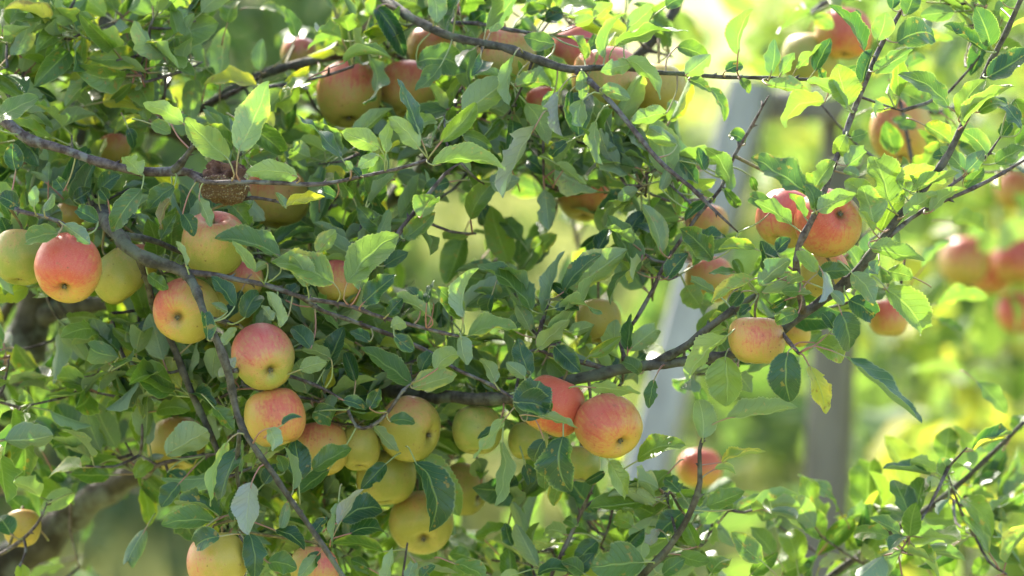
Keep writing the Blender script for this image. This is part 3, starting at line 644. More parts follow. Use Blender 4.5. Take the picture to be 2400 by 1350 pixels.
# ------------------------------------------------------------------ leaves set one by one
# each line: base x y, tip x y, visible width, face+tone, optional depth  (thirds of a photo pixel within its tile)
LEAVES = {
(0, 0): '''
1680 1060 1875 580 250 up|1700 860 2010 1095 230 tg|1605 1120 1300 850 200 tl|2095 1240 1740 1185 150 up|1290 870 1020 720 130 up
720 720 1060 690 210 ty .18|-60 850 265 680 130 tg .0|450 1300 630 1000 170 td|990 1230 880 1080 140 up|2400 1110 2100 800 110 tb -.02
110 1200 90 1010 150 td|330 1290 220 1200 60 ub|340 1290 345 1140 70 ub|220 340 170 80 200 uo .22|50 500 100 190 150 ug .22|540 465 600 220 140 tl .2
640 640 660 330 110 tl .2|780 310 1045 440 150 tg .3|1110 200 1450 490 90 uo .3|1550 560 1560 200 140 uo .28|1600 160 1660 -20 150 tg .25|1830 500 1850 270 110 uo .3
625 760 440 570 110 uo .2|860 450 1060 540 110 td .25|1460 560 1490 470 80 tg .25|380 510 540 480 60 tg .22|1820 60 2090 90 80 tl .35|2080 260 2010 60 110 tg .3
250 620 400 700 120 td .2|900 900 960 1050 90 td .15|1060 870 1200 930 110 tl .05|1200 860 1330 820 80 tg .0|700 1340 840 1230 150 tb .08|450 1340 380 1240 130 tb .02
760 640 480 780 110 tg .25|380 870 260 860 90 td .2|1380 620 1470 480 90 ug .3|2200 560 1880 700 120 td .35|2330 1080 2130 1120 120 tl .2|2250 1330 2260 1150 90 tb .15
''',
(1, 0): '''
550 950 430 545 120 td|700 1000 948 720 190 tl|640 1160 1120 1108 150 ug|315 1070 345 840 90 ul|550 1045 350 815 150 up|270 1040 20 900 140 ul
260 1090 120 1180 90 up|70 1200 30 1130 60 ug|140 1240 80 1180 60 td|250 60 460 380 170 td .18|530 440 890 430 225 tg .16|700 460 530 640 140 tg .12
200 415 285 790 140 ub .22|640 -60 690 160 130 uo .12|820 -50 740 190 100 td .12|1225 605 1540 525 140 ug .10|1215 385 1140 720 55 up .08|2040 450 1830 500 120 up .07
2000 415 2330 650 140 up .06|1930 320 2420 130 130 up .08|2010 210 2205 15 130 up .1|1710 420 1620 190 90 tl .12|1850 410 1925 60 110 up .12|1370 880 1080 1350 130 us .06
1530 640 1530 950 90 us .07|1700 700 1640 1010 140 ug .06|1610 640 1600 800 80 td .08|1690 495 1690 700 90 uo .08|1790 850 1780 1170 110 ug .07|1590 1000 1440 1095 80 td .08
1830 620 2030 680 110 ug .06|2290 790 2040 850 110 up .08|1510 1150 1725 1285 70 up .1|2360 1020 2150 890 170 uo .08|1900 940 1980 1150 120 td .14|2280 50 2400 -20 110 tg .1
1730 350 1890 270 120 tg .15|1500 640 1400 780 60 up .1|400 130 560 60 150 tl .3|900 180 1010 90 120 td .25|1060 130 1200 60 130 ug .22|1300 90 1450 50 120 tg .2
1440 130 1560 60 110 tb .2|1780 130 1900 20 100 ul .18|1640 170 1770 120 100 ul .16|300 230 200 140 110 td .25|1500 310 1290 260 140 tg .11|1200 1200 1110 1000 110 td .2
1420 1220 1300 1080 120 td .2|1570 1180 1690 1010 100 tg .16|2000 900 1870 1100 90 tl .2|760 1280 560 1330 120 tb .14|240 1290 130 1330 120 tg .14|2250 1330 2300 1130 110 ub .1
''',
(2, 0): '''
388 385 440 40 135 uo .04|1272 355 1050 40 125 tb|1370 285 1420 95 205 uo|1475 65 1470 -70 120 td|1575 105 1650 -70 140 tg|1508 300 1842 150 215 tb
1235 135 1225 65 45 tb|1340 505 1612 350 140 ug|1262 590 1330 330 105 td|1165 745 1085 460 235 tl|1150 775 925 510 60 up|1872 755 1555 485 165 tg
2135 362 1850 140 140 td|2165 325 2085 55 185 tb|2140 545 2450 345 195 td|2250 20 2295 -80 90 tg|1940 835 2085 540 150 tl|1970 890 2275 560 95 uo
2080 790 2285 690 120 tg|2385 900 2200 660 115 td|1700 880 1910 1000 150 tl|2140 1085 1975 895 145 ug|1980 1195 1805 1040 110 ub|1990 1210 2115 1060 125 ub
1185 970 1290 935 100 tg|1150 950 1055 1110 110 tl|1148 1165 1315 1040 150 ug|900 1400 1060 1110 160 tl|905 1375 515 1075 180 tg|1450 1420 1340 1055 255 tl
1350 1410 1148 1255 150 tl|1500 1265 1765 1180 130 ul|1600 1345 1935 1215 115 ul|20 530 200 390 145 up .05|40 560 205 640 80 tg .05|180 620 345 830 65 tb .1
-40 330 180 390 125 tg .12|300 500 430 440 90 td .06|620 520 650 285 125 ub .06|690 520 795 375 95 uo .06|800 485 970 310 85 up .06|930 500 1045 280 95 tb .06
595 595 875 620 110 up .05|995 720 605 800 125 ul .1|400 560 515 645 80 tg .07|960 480 1000 560 70 tb .06|155 1200 110 1040 95 td .08|-20 1130 100 1290 120 td .1
440 1000 325 915 100 tb .1|330 1350 255 980 110 ug .08|1800 790 1475 615 145 tg .3|1570 470 1725 370 90 ub .3|1600 320 1885 235 80 up .4|2200 1150 2400 1010 140 tg .02
2240 60 2320 150 110 tg .03|2330 700 2420 850 140 tg .05|1640 1300 1600 1220 40 ul|1240 1240 1130 1190 80 ub|480 1240 520 1340 90 tg .1|2250 960 2300 850 90 td .05
1990 1320 2110 1180 120 tg .05|1880 1090 1760 1100 90 td .06|1500 1080 1420 860 150 tg .42|1640 900 1480 830 120 tg .42|1330 760 1500 700 110 ul .4|920 110 1060 190 110 ug .45
''',
(0, 1): '''
995 -20 745 245 150 tg|1225 -40 1030 110 140 tb|1200 50 1095 255 70 un|1285 150 1370 305 125 tb|1400 40 1480 240 65 ug|1972 455 1550 275 150 tg
1600 60 1785 225 150 tg .05|1785 560 1635 350 85 ug -.06|2345 640 1930 480 245 tl|2160 670 2070 420 165 ug -.03|690 210 518 110 120 tb -.02|135 110 -20 20 140 td -.02
310 130 370 10 85 ug|240 110 260 -40 70 up|450 230 642 355 105 ub|410 290 140 355 150 tg|1130 330 1245 160 105 tg .06|1310 520 1258 340 40 up -.02
1650 805 1505 580 95 td -.04|1600 840 1488 785 85 ug -.04|1720 885 1812 650 150 tb -.02|1970 950 1895 695 95 up -.03|1920 900 1840 800 80 ub|1462 1040 1438 808 95 td -.07
1570 1080 1650 940 70 up -.03|2185 1100 2055 930 125 td .0|2110 1250 2295 1195 120 uo -.02|2280 1250 2400 950 150 td .04|2170 750 2405 935 125 tg .06|2230 430 2355 268 125 ul .04
1040 580 1185 675 100 tg .07|1880 500 1780 550 60 ub -.02|840 240 945 130 100 td .06|760 60 690 -30 120 td .04|1060 30 900 170 130 ug .12|1700 690 1600 900 90 td .1
2360 40 2230 -40 90 tb .0|1900 1200 2060 1300 60 td .05|2010 760 2090 640 110 td .05|2330 1180 2130 1060 100 ug .02|1540 990 1640 1240 70 up .1
520 60 640 -20 140 td .1|60 300 10 180 100 td .08|2010 110 1950 0 60 ub -.02|2010 100 2275 30 75 ty -.02|1540 1300 1660 1170 80 us -.03
''',
(1, 1): '''
42 640 372 268 225 tl|130 692 150 498 105 uo -.03|150 785 375 590 165 td|330 862 425 750 115 tb|632 882 348 708 105 uo -.03|560 790 468 640 80 tb -.02
600 785 628 600 65 td|650 795 615 655 80 us -.02|850 892 688 668 145 tg -.03|862 882 866 500 115 up -.04|890 1012 1255 925 150 tl -.03|840 1012 885 1212 125 ub -.05
350 950 472 908 105 up -.04|372 1010 512 1112 110 tb -.05|490 1345 135 1110 195 tg .04|660 1255 822 1088 135 ul .0|500 1380 795 1258 135 ul .02
1342 835 1005 458 140 tg .04|1292 705 1128 430 105 ug .05|1430 855 1570 430 110 ub .06|1560 705 1775 400 125 tb .05|1600 725 2005 420 210 ul .08|1450 1055 1875 540 130 uo .03
1530 825 1885 768 125 uo .02|1500 820 1690 790 90 td .02|1600 985 1775 938 110 ug .05|1380 1105 1600 905 120 ul .03|1740 1155 1962 1020 130 tl .05|1500 1085 1675 1265 145 td .05
2012 1112 2022 850 105 tb .06|2022 1112 2245 918 145 uo .06|2082 565 1868 178 165 tg .1|1800 420 1880 240 120 td .14|1332 1285 1240 1040 145 td .01|1080 1345 1000 1150 105 ub .0
1292 1305 1165 1200 100 ug -.01|860 310 740 640 210 to .35|1340 430 1510 300 130 tl .32|2252 425 2130 90 145 uo .08|2290 605 2425 430 135 td .06|440 330 660 150 150 tg .08
330 320 130 100 150 tg .12|300 520 470 430 110 tb .08|560 180 650 -20 170 ug .06|1960 480 2060 600 110 tl .2|1260 340 1120 160 130 tg .3|1000 240 960 30 150 td .35
1850 300 1680 420 120 td .2|2000 330 2110 120 110 td .16|1330 980 1230 800 110 ug .06|1060 720 1010 880 120 td .08|1200 960 1290 850 110 tg .08|560 1260 640 1100 110 tb .03
200 1050 60 980 90 td .02|2100 1280 1960 1160 110 tg .06|100 1330 20 1120 140 td .06|1650 760 1480 640 120 td .07
''',
(2, 1): '''
950 132 1205 -20 155 uo -.11|930 122 880 -80 125 tg -.10|765 232 520 55 95 uo -.04|640 115 440 15 110 tg .0|1342 232 1285 -60 195 ug -.03|1342 282 1248 100 45 ul -.04
1390 285 1545 -60 190 tl .02|1560 172 1765 -30 125 uo -.03|1742 142 1945 -60 115 uo -.03|1320 395 1705 445 165 ug -.04|1190 570 1362 765 145 ub -.06|1432 680 1748 1042 250 tl -.04
1170 760 1385 885 175 td .0|1112 842 1215 1125 245 tb -.05|930 1060 1205 1162 165 tl -.02|1150 1160 1650 1612 140 tb -.05|890 1222 1012 1545 140 tk -.05|740 1125 700 1485 230 tb -.05
300 1155 300 1500 255 tl -.01|812 850 615 890 105 tg -.05|500 612 203 762 105 tl -.05|540 655 745 465 155 ub -.05|600 565 555 350 155 td -.02|512 402 238 378 105 tl -.02
212 475 -20 265 190 tg .05|942 562 808 408 115 tl -.10|950 572 1175 528 125 tg .0|982 560 992 792 75 us -.10|372 562 188 560 70 tg .0|222 702 35 590 85 ub .05
560 705 905 738 85 ug -.04|420 700 330 800 110 td -.02|312 962 88 1042 85 ul .04|312 1012 0 1275 125 ul -.02|1890 205 2210 250 145 ul .5|1690 535 1862 335 85 up .5
1790 790 2135 700 90 up .6|1790 890 1962 975 80 tg .6|1440 560 1610 600 110 tl .02|660 420 760 330 110 td -.02|740 640 860 560 100 ug -.05|420 590 360 470 110 tg .0
1060 960 1000 830 100 td -.03|1040 700 1130 790 80 ub -.05|720 760 600 820 110 td -.02|1380 480 1320 600 90 ub -.02|1620 600 1500 560 90 tl .05|480 800 380 860 80 td .0
860 180 760 0 60 ug .02|60 320 300 330 120 tb .08|160 60 20 200 110 td .08|400 100 300 -20 110 tg .08|820 700 700 690 90 tg -.05|1560 30 1420 -20 130 tl .0
''',
(0, 2): '''
1600 405 1408 832 85 up -.06|1685 450 1495 822 180 td .0|1770 690 1718 1055 205 us -.06|2062 745 2048 430 75 ug -.03|2100 680 2088 390 175 td .02|2200 602 2465 418 165 tg .03
2312 602 2098 762 115 tb .05|1890 312 1975 472 135 up -.09|1980 290 2115 215 55 td -.09|1552 932 1208 758 125 tb .0|1512 962 1148 972 135 tg -.02|1545 1072 1300 1132 145 td -.07
1750 1052 1832 1355 155 td -.03|1650 962 1640 778 95 td -.02|1880 1252 2085 1290 155 tg .0|1940 1030 2175 1122 105 td .0|2232 1205 2098 1355 105 ug .0|2020 830 1975 1025 105 ug .0
2200 1070 2290 930 85 td -.02|1172 502 1485 258 215 up .1|970 405 950 78 165 tl .2|752 432 528 330 135 tg .26|772 640 508 640 145 tg .22|522 762 288 872 135 ug .22
1022 1022 878 1312 150 ub .14|950 660 1080 530 120 tl .2|1050 520 1150 500 70 us .2|1180 620 1310 730 130 td .15|620 500 480 420 150 td .3|1260 700 1130 860 150 td .1
820 560 700 480 110 tl .3|1000 730 1090 980 100 tl .3|240 980 60 780 150 tg .3|130 600 300 700 160 td .32|650 200 540 60 150 tb .35|420 180 500 40 110 ub .35
1700 620 1720 400 90 tg .02|1500 160 1640 330 120 tg .03|2380 830 2340 1130 60 ug .0|1860 700 1940 560 110 td .05|2000 620 1950 500 90 tg .0|300 480 220 330 60 us .3
2200 200 2380 260 160 tg .06|1430 1020 1370 1080 90 ug .0|2250 1180 2180 1300 90 td .0|1360 560 1250 420 120 td .2|80 1060 -10 900 150 td .2
''',
(1, 2): '''
520 545 772 1012 195 td .06|560 500 865 895 215 tl .14|1560 372 1542 765 255 td -.02|1425 392 1308 562 125 td .0|1300 260 1410 -60 270 td -.05|1230 130 1500 180 190 td -.06|1400 232 1665 288 90 ub -.06
1152 242 938 515 110 up -.03|1132 405 1142 852 105 ug .05|1750 22 2095 50 125 uo -.02|2200 -30 2148 162 85 tb .02|1880 542 2065 812 150 tl .03|2080 542 2395 358 135 tl .06
2312 612 2028 905 175 tl .15|1850 620 1700 700 90 tb .08|10 112 195 152 95 tb .0|200 172 272 35 110 tb .0|340 262 525 248 80 tg .03|230 292 395 472 85 ub .05
312 562 140 722 125 td .08|-20 992 112 718 100 us .0|0 962 305 822 195 td .06|60 1052 385 978 145 td .06|300 1400 372 1158 105 up .02|462 1400 522 1235 95 ub .02
560 1390 642 1258 80 tb .02|790 1262 1065 1382 105 tg .06|1180 1400 1178 1160 215 tg .18|1382 1282 1228 978 155 uo .15|1200 1140 1150 980 95 tb .16|1582 1062 1388 1000 130 ul .15
1802 1105 1638 1242 145 td .14|2132 1252 1768 1300 270 tg .06|2402 902 2218 1072 175 td .1|1380 1340 1610 1260 90 tb .1|2260 1340 2400 1220 110 tb .08|1010 1100 940 1040 100 tl .3
1560 690 1480 850 120 tl .1|1480 560 1400 740 110 tg .05|1650 1000 1560 930 90 tg .12|2050 1000 1900 930 130 tl .12|2380 760 2280 640 110 tb .08|1700 1330 1560 1240 130 tg .1
2000 1150 2120 1020 150 td .12|900 1220 760 1180 120 tg .2|200 1300 60 1240 120 tg .1|2230 1020 2140 1150 90 us .1|1250 1330 1110 1380 90 ul .1|1290 560 1330 720 110 td .08|1100 300 960 380 60 td .1
''',
(2, 2): '''
310 242 795 168 105 uo .02|142 382 130 100 175 uo .02|1312 932 1340 470 280 tg .3|1622 722 1430 368 230 tl .3|270 552 575 465 65 tl .05|222 602 392 580 60 up .06
170 862 425 738 145 tg .06|1232 932 948 1192 210 td .24|1850 542 1878 308 190 tb .25|1920 682 2125 468 170 uo .25|1860 770 1820 560 110 td .28|1680 942 1995 930 145 tb .26
1950 1102 2192 958 240 td .25|1100 892 880 578 80 td .2|800 1252 758 980 190 tl .18|2060 -20 2282 182 105 tb .25|560 1250 330 1050 170 tg .12|640 1200 480 1010 150 td .16
100 1140 20 960 150 tg .1|-20 1200 190 1260 130 tb .1|200 1330 330 1180 150 tg .1|480 1340 660 1180 160 td .14|1000 1000 820 660 130 tb .25|350 880 180 780 110 tg .08
1150 1160 1340 1000 120 td .25|1560 1120 1800 1010 170 tl .28|1700 1280 1560 1100 150 ul .3|1900 1320 1830 1130 160 td .26|2150 1240 2040 1330 150 tg .24|2340 1240 2230 1130 160 tb .24
2330 340 2420 200 120 tg .3|2000 560 1950 250 100 uo .26|1450 1290 1620 1200 110 tl .3|700 1330 900 1240 130 tb .2|1880 880 2120 720 170 ul .3|2280 880 2190 1150 60 up .28|960 1290 1150 1200 90 us .22
'''}
NPX = np.array([proj(p) for p in NODES]); NA = np.array(NODES); NR = np.array(NRAD)
COLS = (-1.0, -0.5, 0.0, 0.5, 1.0)
def leaf_frame(axis, side, wvis, L, r):
    """columns x (midrib), y, z (upper face) and the half width that shows wvis"""
    ax = unit(axis); view = unit(-FW - ax * (-FW @ ax)); per = np.cross(ax, view)
    fold = r.choice([.08, .2, .3, .45, .75], p=[.2, .25, .25, .2, .1])
    hw = max(.29, min(.44, wvis / L / 2 * 1.18))
    c = np.clip(wvis / (2 * hw * L * math.cos(fold)), .18, 1.0); roll = math.acos(c)
    n0 = view if side == 't' else -view
    best = None
    for s in (1, -1):
        n = n0 * math.cos(roll) + s * per * math.sin(roll)
        if best is None or n[2] > best[2]: best = n
    z = unit(best); y = np.cross(z, ax)
    return np.stack([ax, y, z], 1), hw, fold
def build_leaf(name, origin, frame3, L, hw, fold, hue, pale, attach, r, parent):
    V, F, UV = leaf_shape(34, COLS, hw, fold, (r.uniform(-.4, 1.1) if r.random() < .8 else r.uniform(1.2, 2.0)), r.uniform(.05, .24), r.uniform(-.5, .5), r.uniform(.05, .085), 1.0 if r.random() > .10 else .82, r)
    V[:, 2] += .02 * np.sin(V[:, 0] * 17 + 3 * r.random()) * np.sin(V[:, 1] * 23 + 6 * r.random())
    nb = len(V)
    TV, UVs = [V], [UV]
    if attach is not None:
        loc = (frame3.T @ (attach - origin)) / L
        m1 = np.array([-min(.25, .5 * np.linalg.norm(loc)), 0, -.02])
        pts, rad = smooth_path([loc, (loc + m1) / 2 + np.array([0, 0, .03]), np.array([0.0, 0, 0]), np.array([.12, 0, -.008])], [.0011 / L, .0009 / L, .0008 / L, .0004 / L], .12)
        pv, pf = tube(pts, rad, 5, nb); TV.append(pv); UVs.append(np.full((len(pv), 2), .5))
        mi = [0] * len(F) + [1] * len(pf); F = F + pf
    else: mi = [0] * len(F)
    V = np.vstack(TV)
    rn = r.random()
    tint = np.tile([hue, rn, pale, 1.0], (len(V), 1))
    o = mesh_obj(name, V, F, [ML, MP], None, mi, np.vstack(UVs), tint)
    m = Matrix([list(frame3[i] * L) + [origin[i] - (TL[i] if parent is tree else 0)] for i in range(3)] + [[0, 0, 0, 1]])
    o.parent = parent; o.matrix_basis = m
    return o
HAND = []
leaf_count = 0
for (tx, ty), txt in LEAVES.items():
    for row in txt.replace('\n', '|').split('|'):
        f = row.split()
        if len(f) < 6: continue
        bx, by, ex, ey, wv = [float(q) / 3 for q in f[:5]]
        bx += 800 * tx; ex += 800 * tx; by += 450 * ty; ey += 450 * ty
        side, tone = f[5][0], f[5][1]
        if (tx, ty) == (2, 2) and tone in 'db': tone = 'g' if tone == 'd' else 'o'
        dpx = np.hypot(NPX[:, 0] - bx, NPX[:, 1] - by)
        attach = None
        if len(f) > 6:
            d = float(f[6]) + (.13 if (tx, ty) == (2, 2) and float(f[6]) > .15 else 0)
        else:
            cand = np.where(dpx < 75, dpx + 400 * np.abs(NPX[:, 2]), 1e9); j = int(cand.argmin())
            d = float(NPX[j, 2]) - .012 if cand[j] < 1e8 else -.02
            d = max(-.08, min(.12, d))
        # never inside an apple: a leaf that crosses one lies in front of it
        for t in (.15, .5, .85):
            qx, qy = bx + (ex - bx) * t, by + (ey - by) * t
            for (ax, ay, ar, ad) in APPLES:
                dd = math.hypot(qx - ax, qy - ay)
                if dd < ar * 1.05:
                    rm = ar * pixm(ad); fr = ad - rm * math.sqrt(max(0, 1 - (dd / ar / 1.05) ** 2)) - .016
                    if fr < d < ad + rm * .9: d = fr
        r = np.random.default_rng(leaf_count + 77)
        base = P(bx, by, d); Lp = math.hypot(ex - bx, ey - by) * pixm(d)
        tip = P(ex, ey, d) + FW * Lp * r.uniform(-.35, .25)
        # attach
        dist = np.linalg.norm(NA - base, axis=1); j = int(dist.argmin())
        if dist[j] < .055: attach = NA[j]
        else: attach = base - unit(tip - base) * .022 + np.array([0, .012, -.004])
        L = np.linalg.norm(tip - base)
        fr3, hw, fold = leaf_frame(tip - base, side, wv * pixm(d), L, r)
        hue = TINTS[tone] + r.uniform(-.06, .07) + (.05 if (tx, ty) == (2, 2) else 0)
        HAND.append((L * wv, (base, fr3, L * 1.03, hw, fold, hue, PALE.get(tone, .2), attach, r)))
        leaf_count += 1
HAND.sort(key=lambda h: -h[0])
rest = []
for i, (_, a) in enumerate(HAND):
    o = build_leaf('leaf', *a, tree)
    if i >= 300: rest.append(o)
print('hand leaves', leaf_count)

# ------------------------------------------------------------------ the rest of the near tree's foliage
CLEAR = [(75, 770, 55, 80, .68), (160, 715, 80, 26, .66), (320, 722, 60, 20, .6), (120, 1250, 210, 75, .76), (270, 1150, 90, 45, .7),
         (960, 930, 80, 26, .2), (1110, 935, 100, 26, .14), (1640, 330, 140, 60, .0)]
def in_front(px, py, d):
    for (cx, cy, rx, ry, dm) in CLEAR:
        if d < dm and ((px - cx) / rx) ** 2 + ((py - cy) / ry) ** 2 < 1: return True
    return False
def in_gap(px, py):
    for (cx, cy, rx, ry) in GAPS:
        if ((px - cx) / rx) ** 2 + ((py - cy) / ry) ** 2 < 1: return True
    return False
GAPS = [(595, 165, 55, 32), (430, 205, 34, 26), (475, 368, 34, 30), (1050, 500, 44, 34), (985, 640, 36, 40), (1240, 515, 34, 46), (1312, 560, 30, 36), (1295, 655, 36, 28), (1130, 590, 28, 24), (930, 470, 26, 22), (1095, 750, 34, 24), (1180, 450, 20, 24), (1500, 950, 40, 40), (400, 330, 22, 16), (200, 330, 18, 14), (560, 270, 26, 16), (860, 330, 24, 18), (300, 960, 20, 16), (780, 820, 20, 14), (660, 330, 20, 14),
        (1690, 80, 75, 95), (1670, 265, 45, 100), (1765, 320, 75, 110), (1890, 320, 75, 90), (2180, 150, 60, 60), (1935, 880, 70, 100), (2250, 850, 190, 150),
        (2210, 480, 70, 70), (1202, 1062, 30, 42), (330, 1290, 130, 75), (1130, 1205, 75, 42), (1780, 965, 100, 60), (1820, 1050, 150, 80), (1560, 1000, 70, 120),
        (2130, 960, 120, 90), (1580, 740, 60, 60), (700, 30, 90, 40), (1950, 450, 50, 50), (1480, 720, 40, 40), (1960, 1100, 80, 90), (2280, 250, 50, 60), (2050, 430, 40, 40), (2330, 560, 120, 120), (1745, 480, 40, 60), (1410, 1120, 30, 30)]
gr_ = random.Random(3)
GAPS += [(gr_.uniform(60, 1500), gr_.uniform(40, 1250), gr_.uniform(14, 27), gr_.uniform(12, 22)) for _ in range(75)]
DENS = ['999987556677665310122233', '999974677765555311233333', '999766776666654311213344', '998766777677676521123333', '988877787545676532333222',
        '888777777434356544443111', '877777887434356545663111', '877788888656555334543111', '888888888777554233322111', '888887777766543221101112',
        '888766677754544321111222', '774235676643444332111122', '431124666666555543222233']
TEMPL = []
for k in range(18):
    r = np.random.default_rng(900 + k)
    TEMPL.append(leaf_shape(12, COLS, r.uniform(.23, .34), r.choice([.12, .25, .45, .8]), r.uniform(-.3, 1.4), r.uniform(.05, .22), r.uniform(-.5, .5), r.uniform(.05, .085), 1.0, r))
COARSE = []
for k in range(8):
    r = np.random.default_rng(300 + k)
    COARSE.append(leaf_shape(4, (-1., 0., 1.), r.uniform(.28, .34), r.uniform(.1, .5), r.uniform(0, 1.0), 0.1, r.uniform(-.6, .6), 0.03, 1.0, r))
class LeafMass:
    def __init__(s): s.V, s.F, s.UV, s.T, s.M, s.n = [], [], [], [], [], 0
    def leaf(s, tm, base, axis, up, L, tint, stalk=None):
        V, F, UV = tm; ax = unit(axis); z = unit(up - ax * (up @ ax)); y = np.cross(z, ax)
        W = base + (V * L) @ np.stack([ax, y, z], 0)
        s.V.append(W); s.F += [tuple(s.n + i for i in f) for f in F]; s.UV.append(UV); s.T.append(np.tile(tint, (len(V), 1))); s.M += [0] * len(F); s.n += len(V)
        if stalk is not None:
            q, p = stalk, base; t = unit(p - q); a = unit(np.cross(t, np.array([.3, .9, .2]))); b = np.cross(t, a); rr = .0009
            W = np.array([q + a * rr, q - (a - b) * rr, q - (a + b) * rr, p + a * rr, p - (a - b) * rr, p - (a + b) * rr])
            s.V.append(W); s.F += [tuple(s.n + i for i in f) for f in ((0, 1, 4, 3), (1, 2, 5, 4), (2, 0, 3, 5))]; s.UV.append(np.full((6, 2), .5)); s.T.append(np.tile(tint, (6, 1))); s.M += [1] * 3; s.n += 6
    def build(s, name, parent, off, m=None):
        o = mesh_obj(name, np.vstack(s.V) - off, s.F, [m or ML, MP], parent, s.M, np.vstack(s.UV), np.vstack(s.T)); o['kind'] = 'stuff'; return o
mass = LeafMass()
small = LeafMass()
for o in rest:
    me = o.data; n_ = len(me.vertices); co = np.zeros(n_ * 3); me.vertices.foreach_get('co', co)
    mw = np.array(o.matrix_basis); W = co.reshape(-1, 3) @ mw[:3, :3].T + mw[:3, 3]
    uvv = np.full((n_, 2), .5); li = np.zeros(len(me.loops), dtype=np.int32); me.loops.foreach_get('vertex_index', li)
    uu = np.zeros(len(me.loops) * 2); me.uv_layers[0].data.foreach_get('uv', uu); uvv[li] = uu.reshape(-1, 2)
    tt = np.zeros(n_ * 4); me.color_attributes['tint'].data.foreach_get('color', tt)
    small.V.append(W); small.UV.append(uvv); small.T.append(tt.reshape(-1, 4))
    small.F += [tuple(small.n + v for v in p.vertices) for p in me.polygons]; small.M += [p.material_index for p in me.polygons]; small.n += n_
    bpy.data.objects.remove(o); bpy.data.meshes.remove(me)
small.build('small_leaves', tree, np.zeros(3))
TWV, TWF, twn = [], [], 0
ros = []
for row in range(13):
    for c in range(24):
        q = int(DENS[row][c])
        for layer, (d0, d1, k) in enumerate(((.11, .52, .52), (.5, 1.3, .30))):
            if layer == 1 and c >= 15: continue
            lam = q * k * (.45 if layer == 1 and row < 2 else 1.0)
            for _ in range(rng.poisson(lam)):
                px = (c + rng.random()) * 100; py = (row + rng.random()) * 104; d = rng.uniform(d0, d1)
                if in_gap(px, py) or in_front(px, py, d): continue
                ros.append((px, py, d))
for _ in range(330):                                   # the crown goes on above and to the left, outside the frame
    px = rng.uniform(-1600, 800); py = rng.uniform(-1700, -60); d = rng.uniform(.05, 1.6)
    if px > 500 and d > .7: continue
    ros.append((px, py, d))
for _ in range(60):
    ros.append((rng.uniform(-900, -20), rng.uniform(-60, 1400), rng.uniform(.0, 1.2)))
for _ in range(40):
    ros.append((rng.uniform(0, 2400), rng.uniform(1370, 1800), rng.uniform(.05, .7)))
pos3 = np.array([P(*q) for q in ros])
order = np.argsort([np.linalg.norm(NA - p, axis=1).min() for p in pos3])
SK = list(NA); SKA = np.array(SK); twigs = []
for oi in order:
    p = pos3[oi]; dist = np.linalg.norm(SKA - p, axis=1) + .25 * np.maximum(0, SKA[:, 2] - p[2]); j = int(dist.argmin()); a = SKA[j]
    v = p - a; L = np.linalg.norm(v)
    if L < .01: continue
    c1 = a + v * .4 + np.array([0, 0, -.06 * L]) + rng.normal(0, .05 * L, 3)
    pts, rad = smooth_path([a, c1, p], [.0024 if L > .1 else .0018, .0017, .0011], .03)
    crossing = False
    for q in pts[1:]:
        px, py, d = proj(q)
        if in_gap(px, py) and 0 < py < 1350: crossing = True
        if ((np.hypot(APP[:, 0] - px, APP[:, 1] - py) < APP[:, 2]) & (d < APP[:, 3] + .03)).any(): crossing = True
    if crossing and L > .03: continue
    V, F = tube(pts, rad, 5, twn); TWV.append(V); TWF += F; twn += len(V)
    SK += list(pts[1:]); SKA = np.array(SK)
    tw = unit(pts[-1] - pts[-2])
    k = rng.integers(5, 9); axis_ = unit(tw * .6 + np.array([0, -.25, .55]) + rng.normal(0, .35, 3))
    for i in range(k):
        dr = unit(axis_ * .75 + rng.normal(0, .85, 3))
        up = unit(np.array([0, -.10, .75]) + rng.normal(0, .75, 3))
        L_ = rng.uniform(.034, .068); b = p + dr * rng.uniform(.012, .026) - tw * rng.uniform(0, .03)
        mid = b + dr * L_ * .5; tipp = b + dr * L_ * .95
        ok = True
        for q in (b, mid, tipp):
            px, py, d = proj(q)
            if 0 < py < 1350 and 0 < px < 2400:
                if in_gap(px, py) or in_front(px, py, d): ok = False
                if d < .035: ok = False
                dd = np.hypot(APP[:, 0] - px, APP[:, 1] - py)
                if ((dd < APP[:, 2] + 12) & (d < APP[:, 3] + .05)).any(): ok = False
        if not ok: continue
        hue = float(np.clip(.05 + rng.choice([.10, .2, .3, .36, .45, .58], p=[.13, .20, .26, .21, .15, .05]) + rng.normal(0, .04), 0, .9))
        if rng.random() < .008: hue = .75
        if py < 330 and px < 1000: hue = min(.9, hue + .07)
        mass.leaf(TEMPL[rng.integers(18)], b, dr, up, L_, [hue, rng.random(), rng.uniform(.2, .92), 1], p - tw * rng.uniform(0, .02))
fo = mass.build('foliage', tree, TL); fo['label'] = 'mass of small green leaves deeper in the crown'
tw_o = mesh_obj('twigs', np.vstack(TWV) - TL, TWF, MB_TWIG, tree); tw_o['kind'] = 'stuff'
print('mass leaves', len(mass.V) // 2, 'rosettes', len(ros))

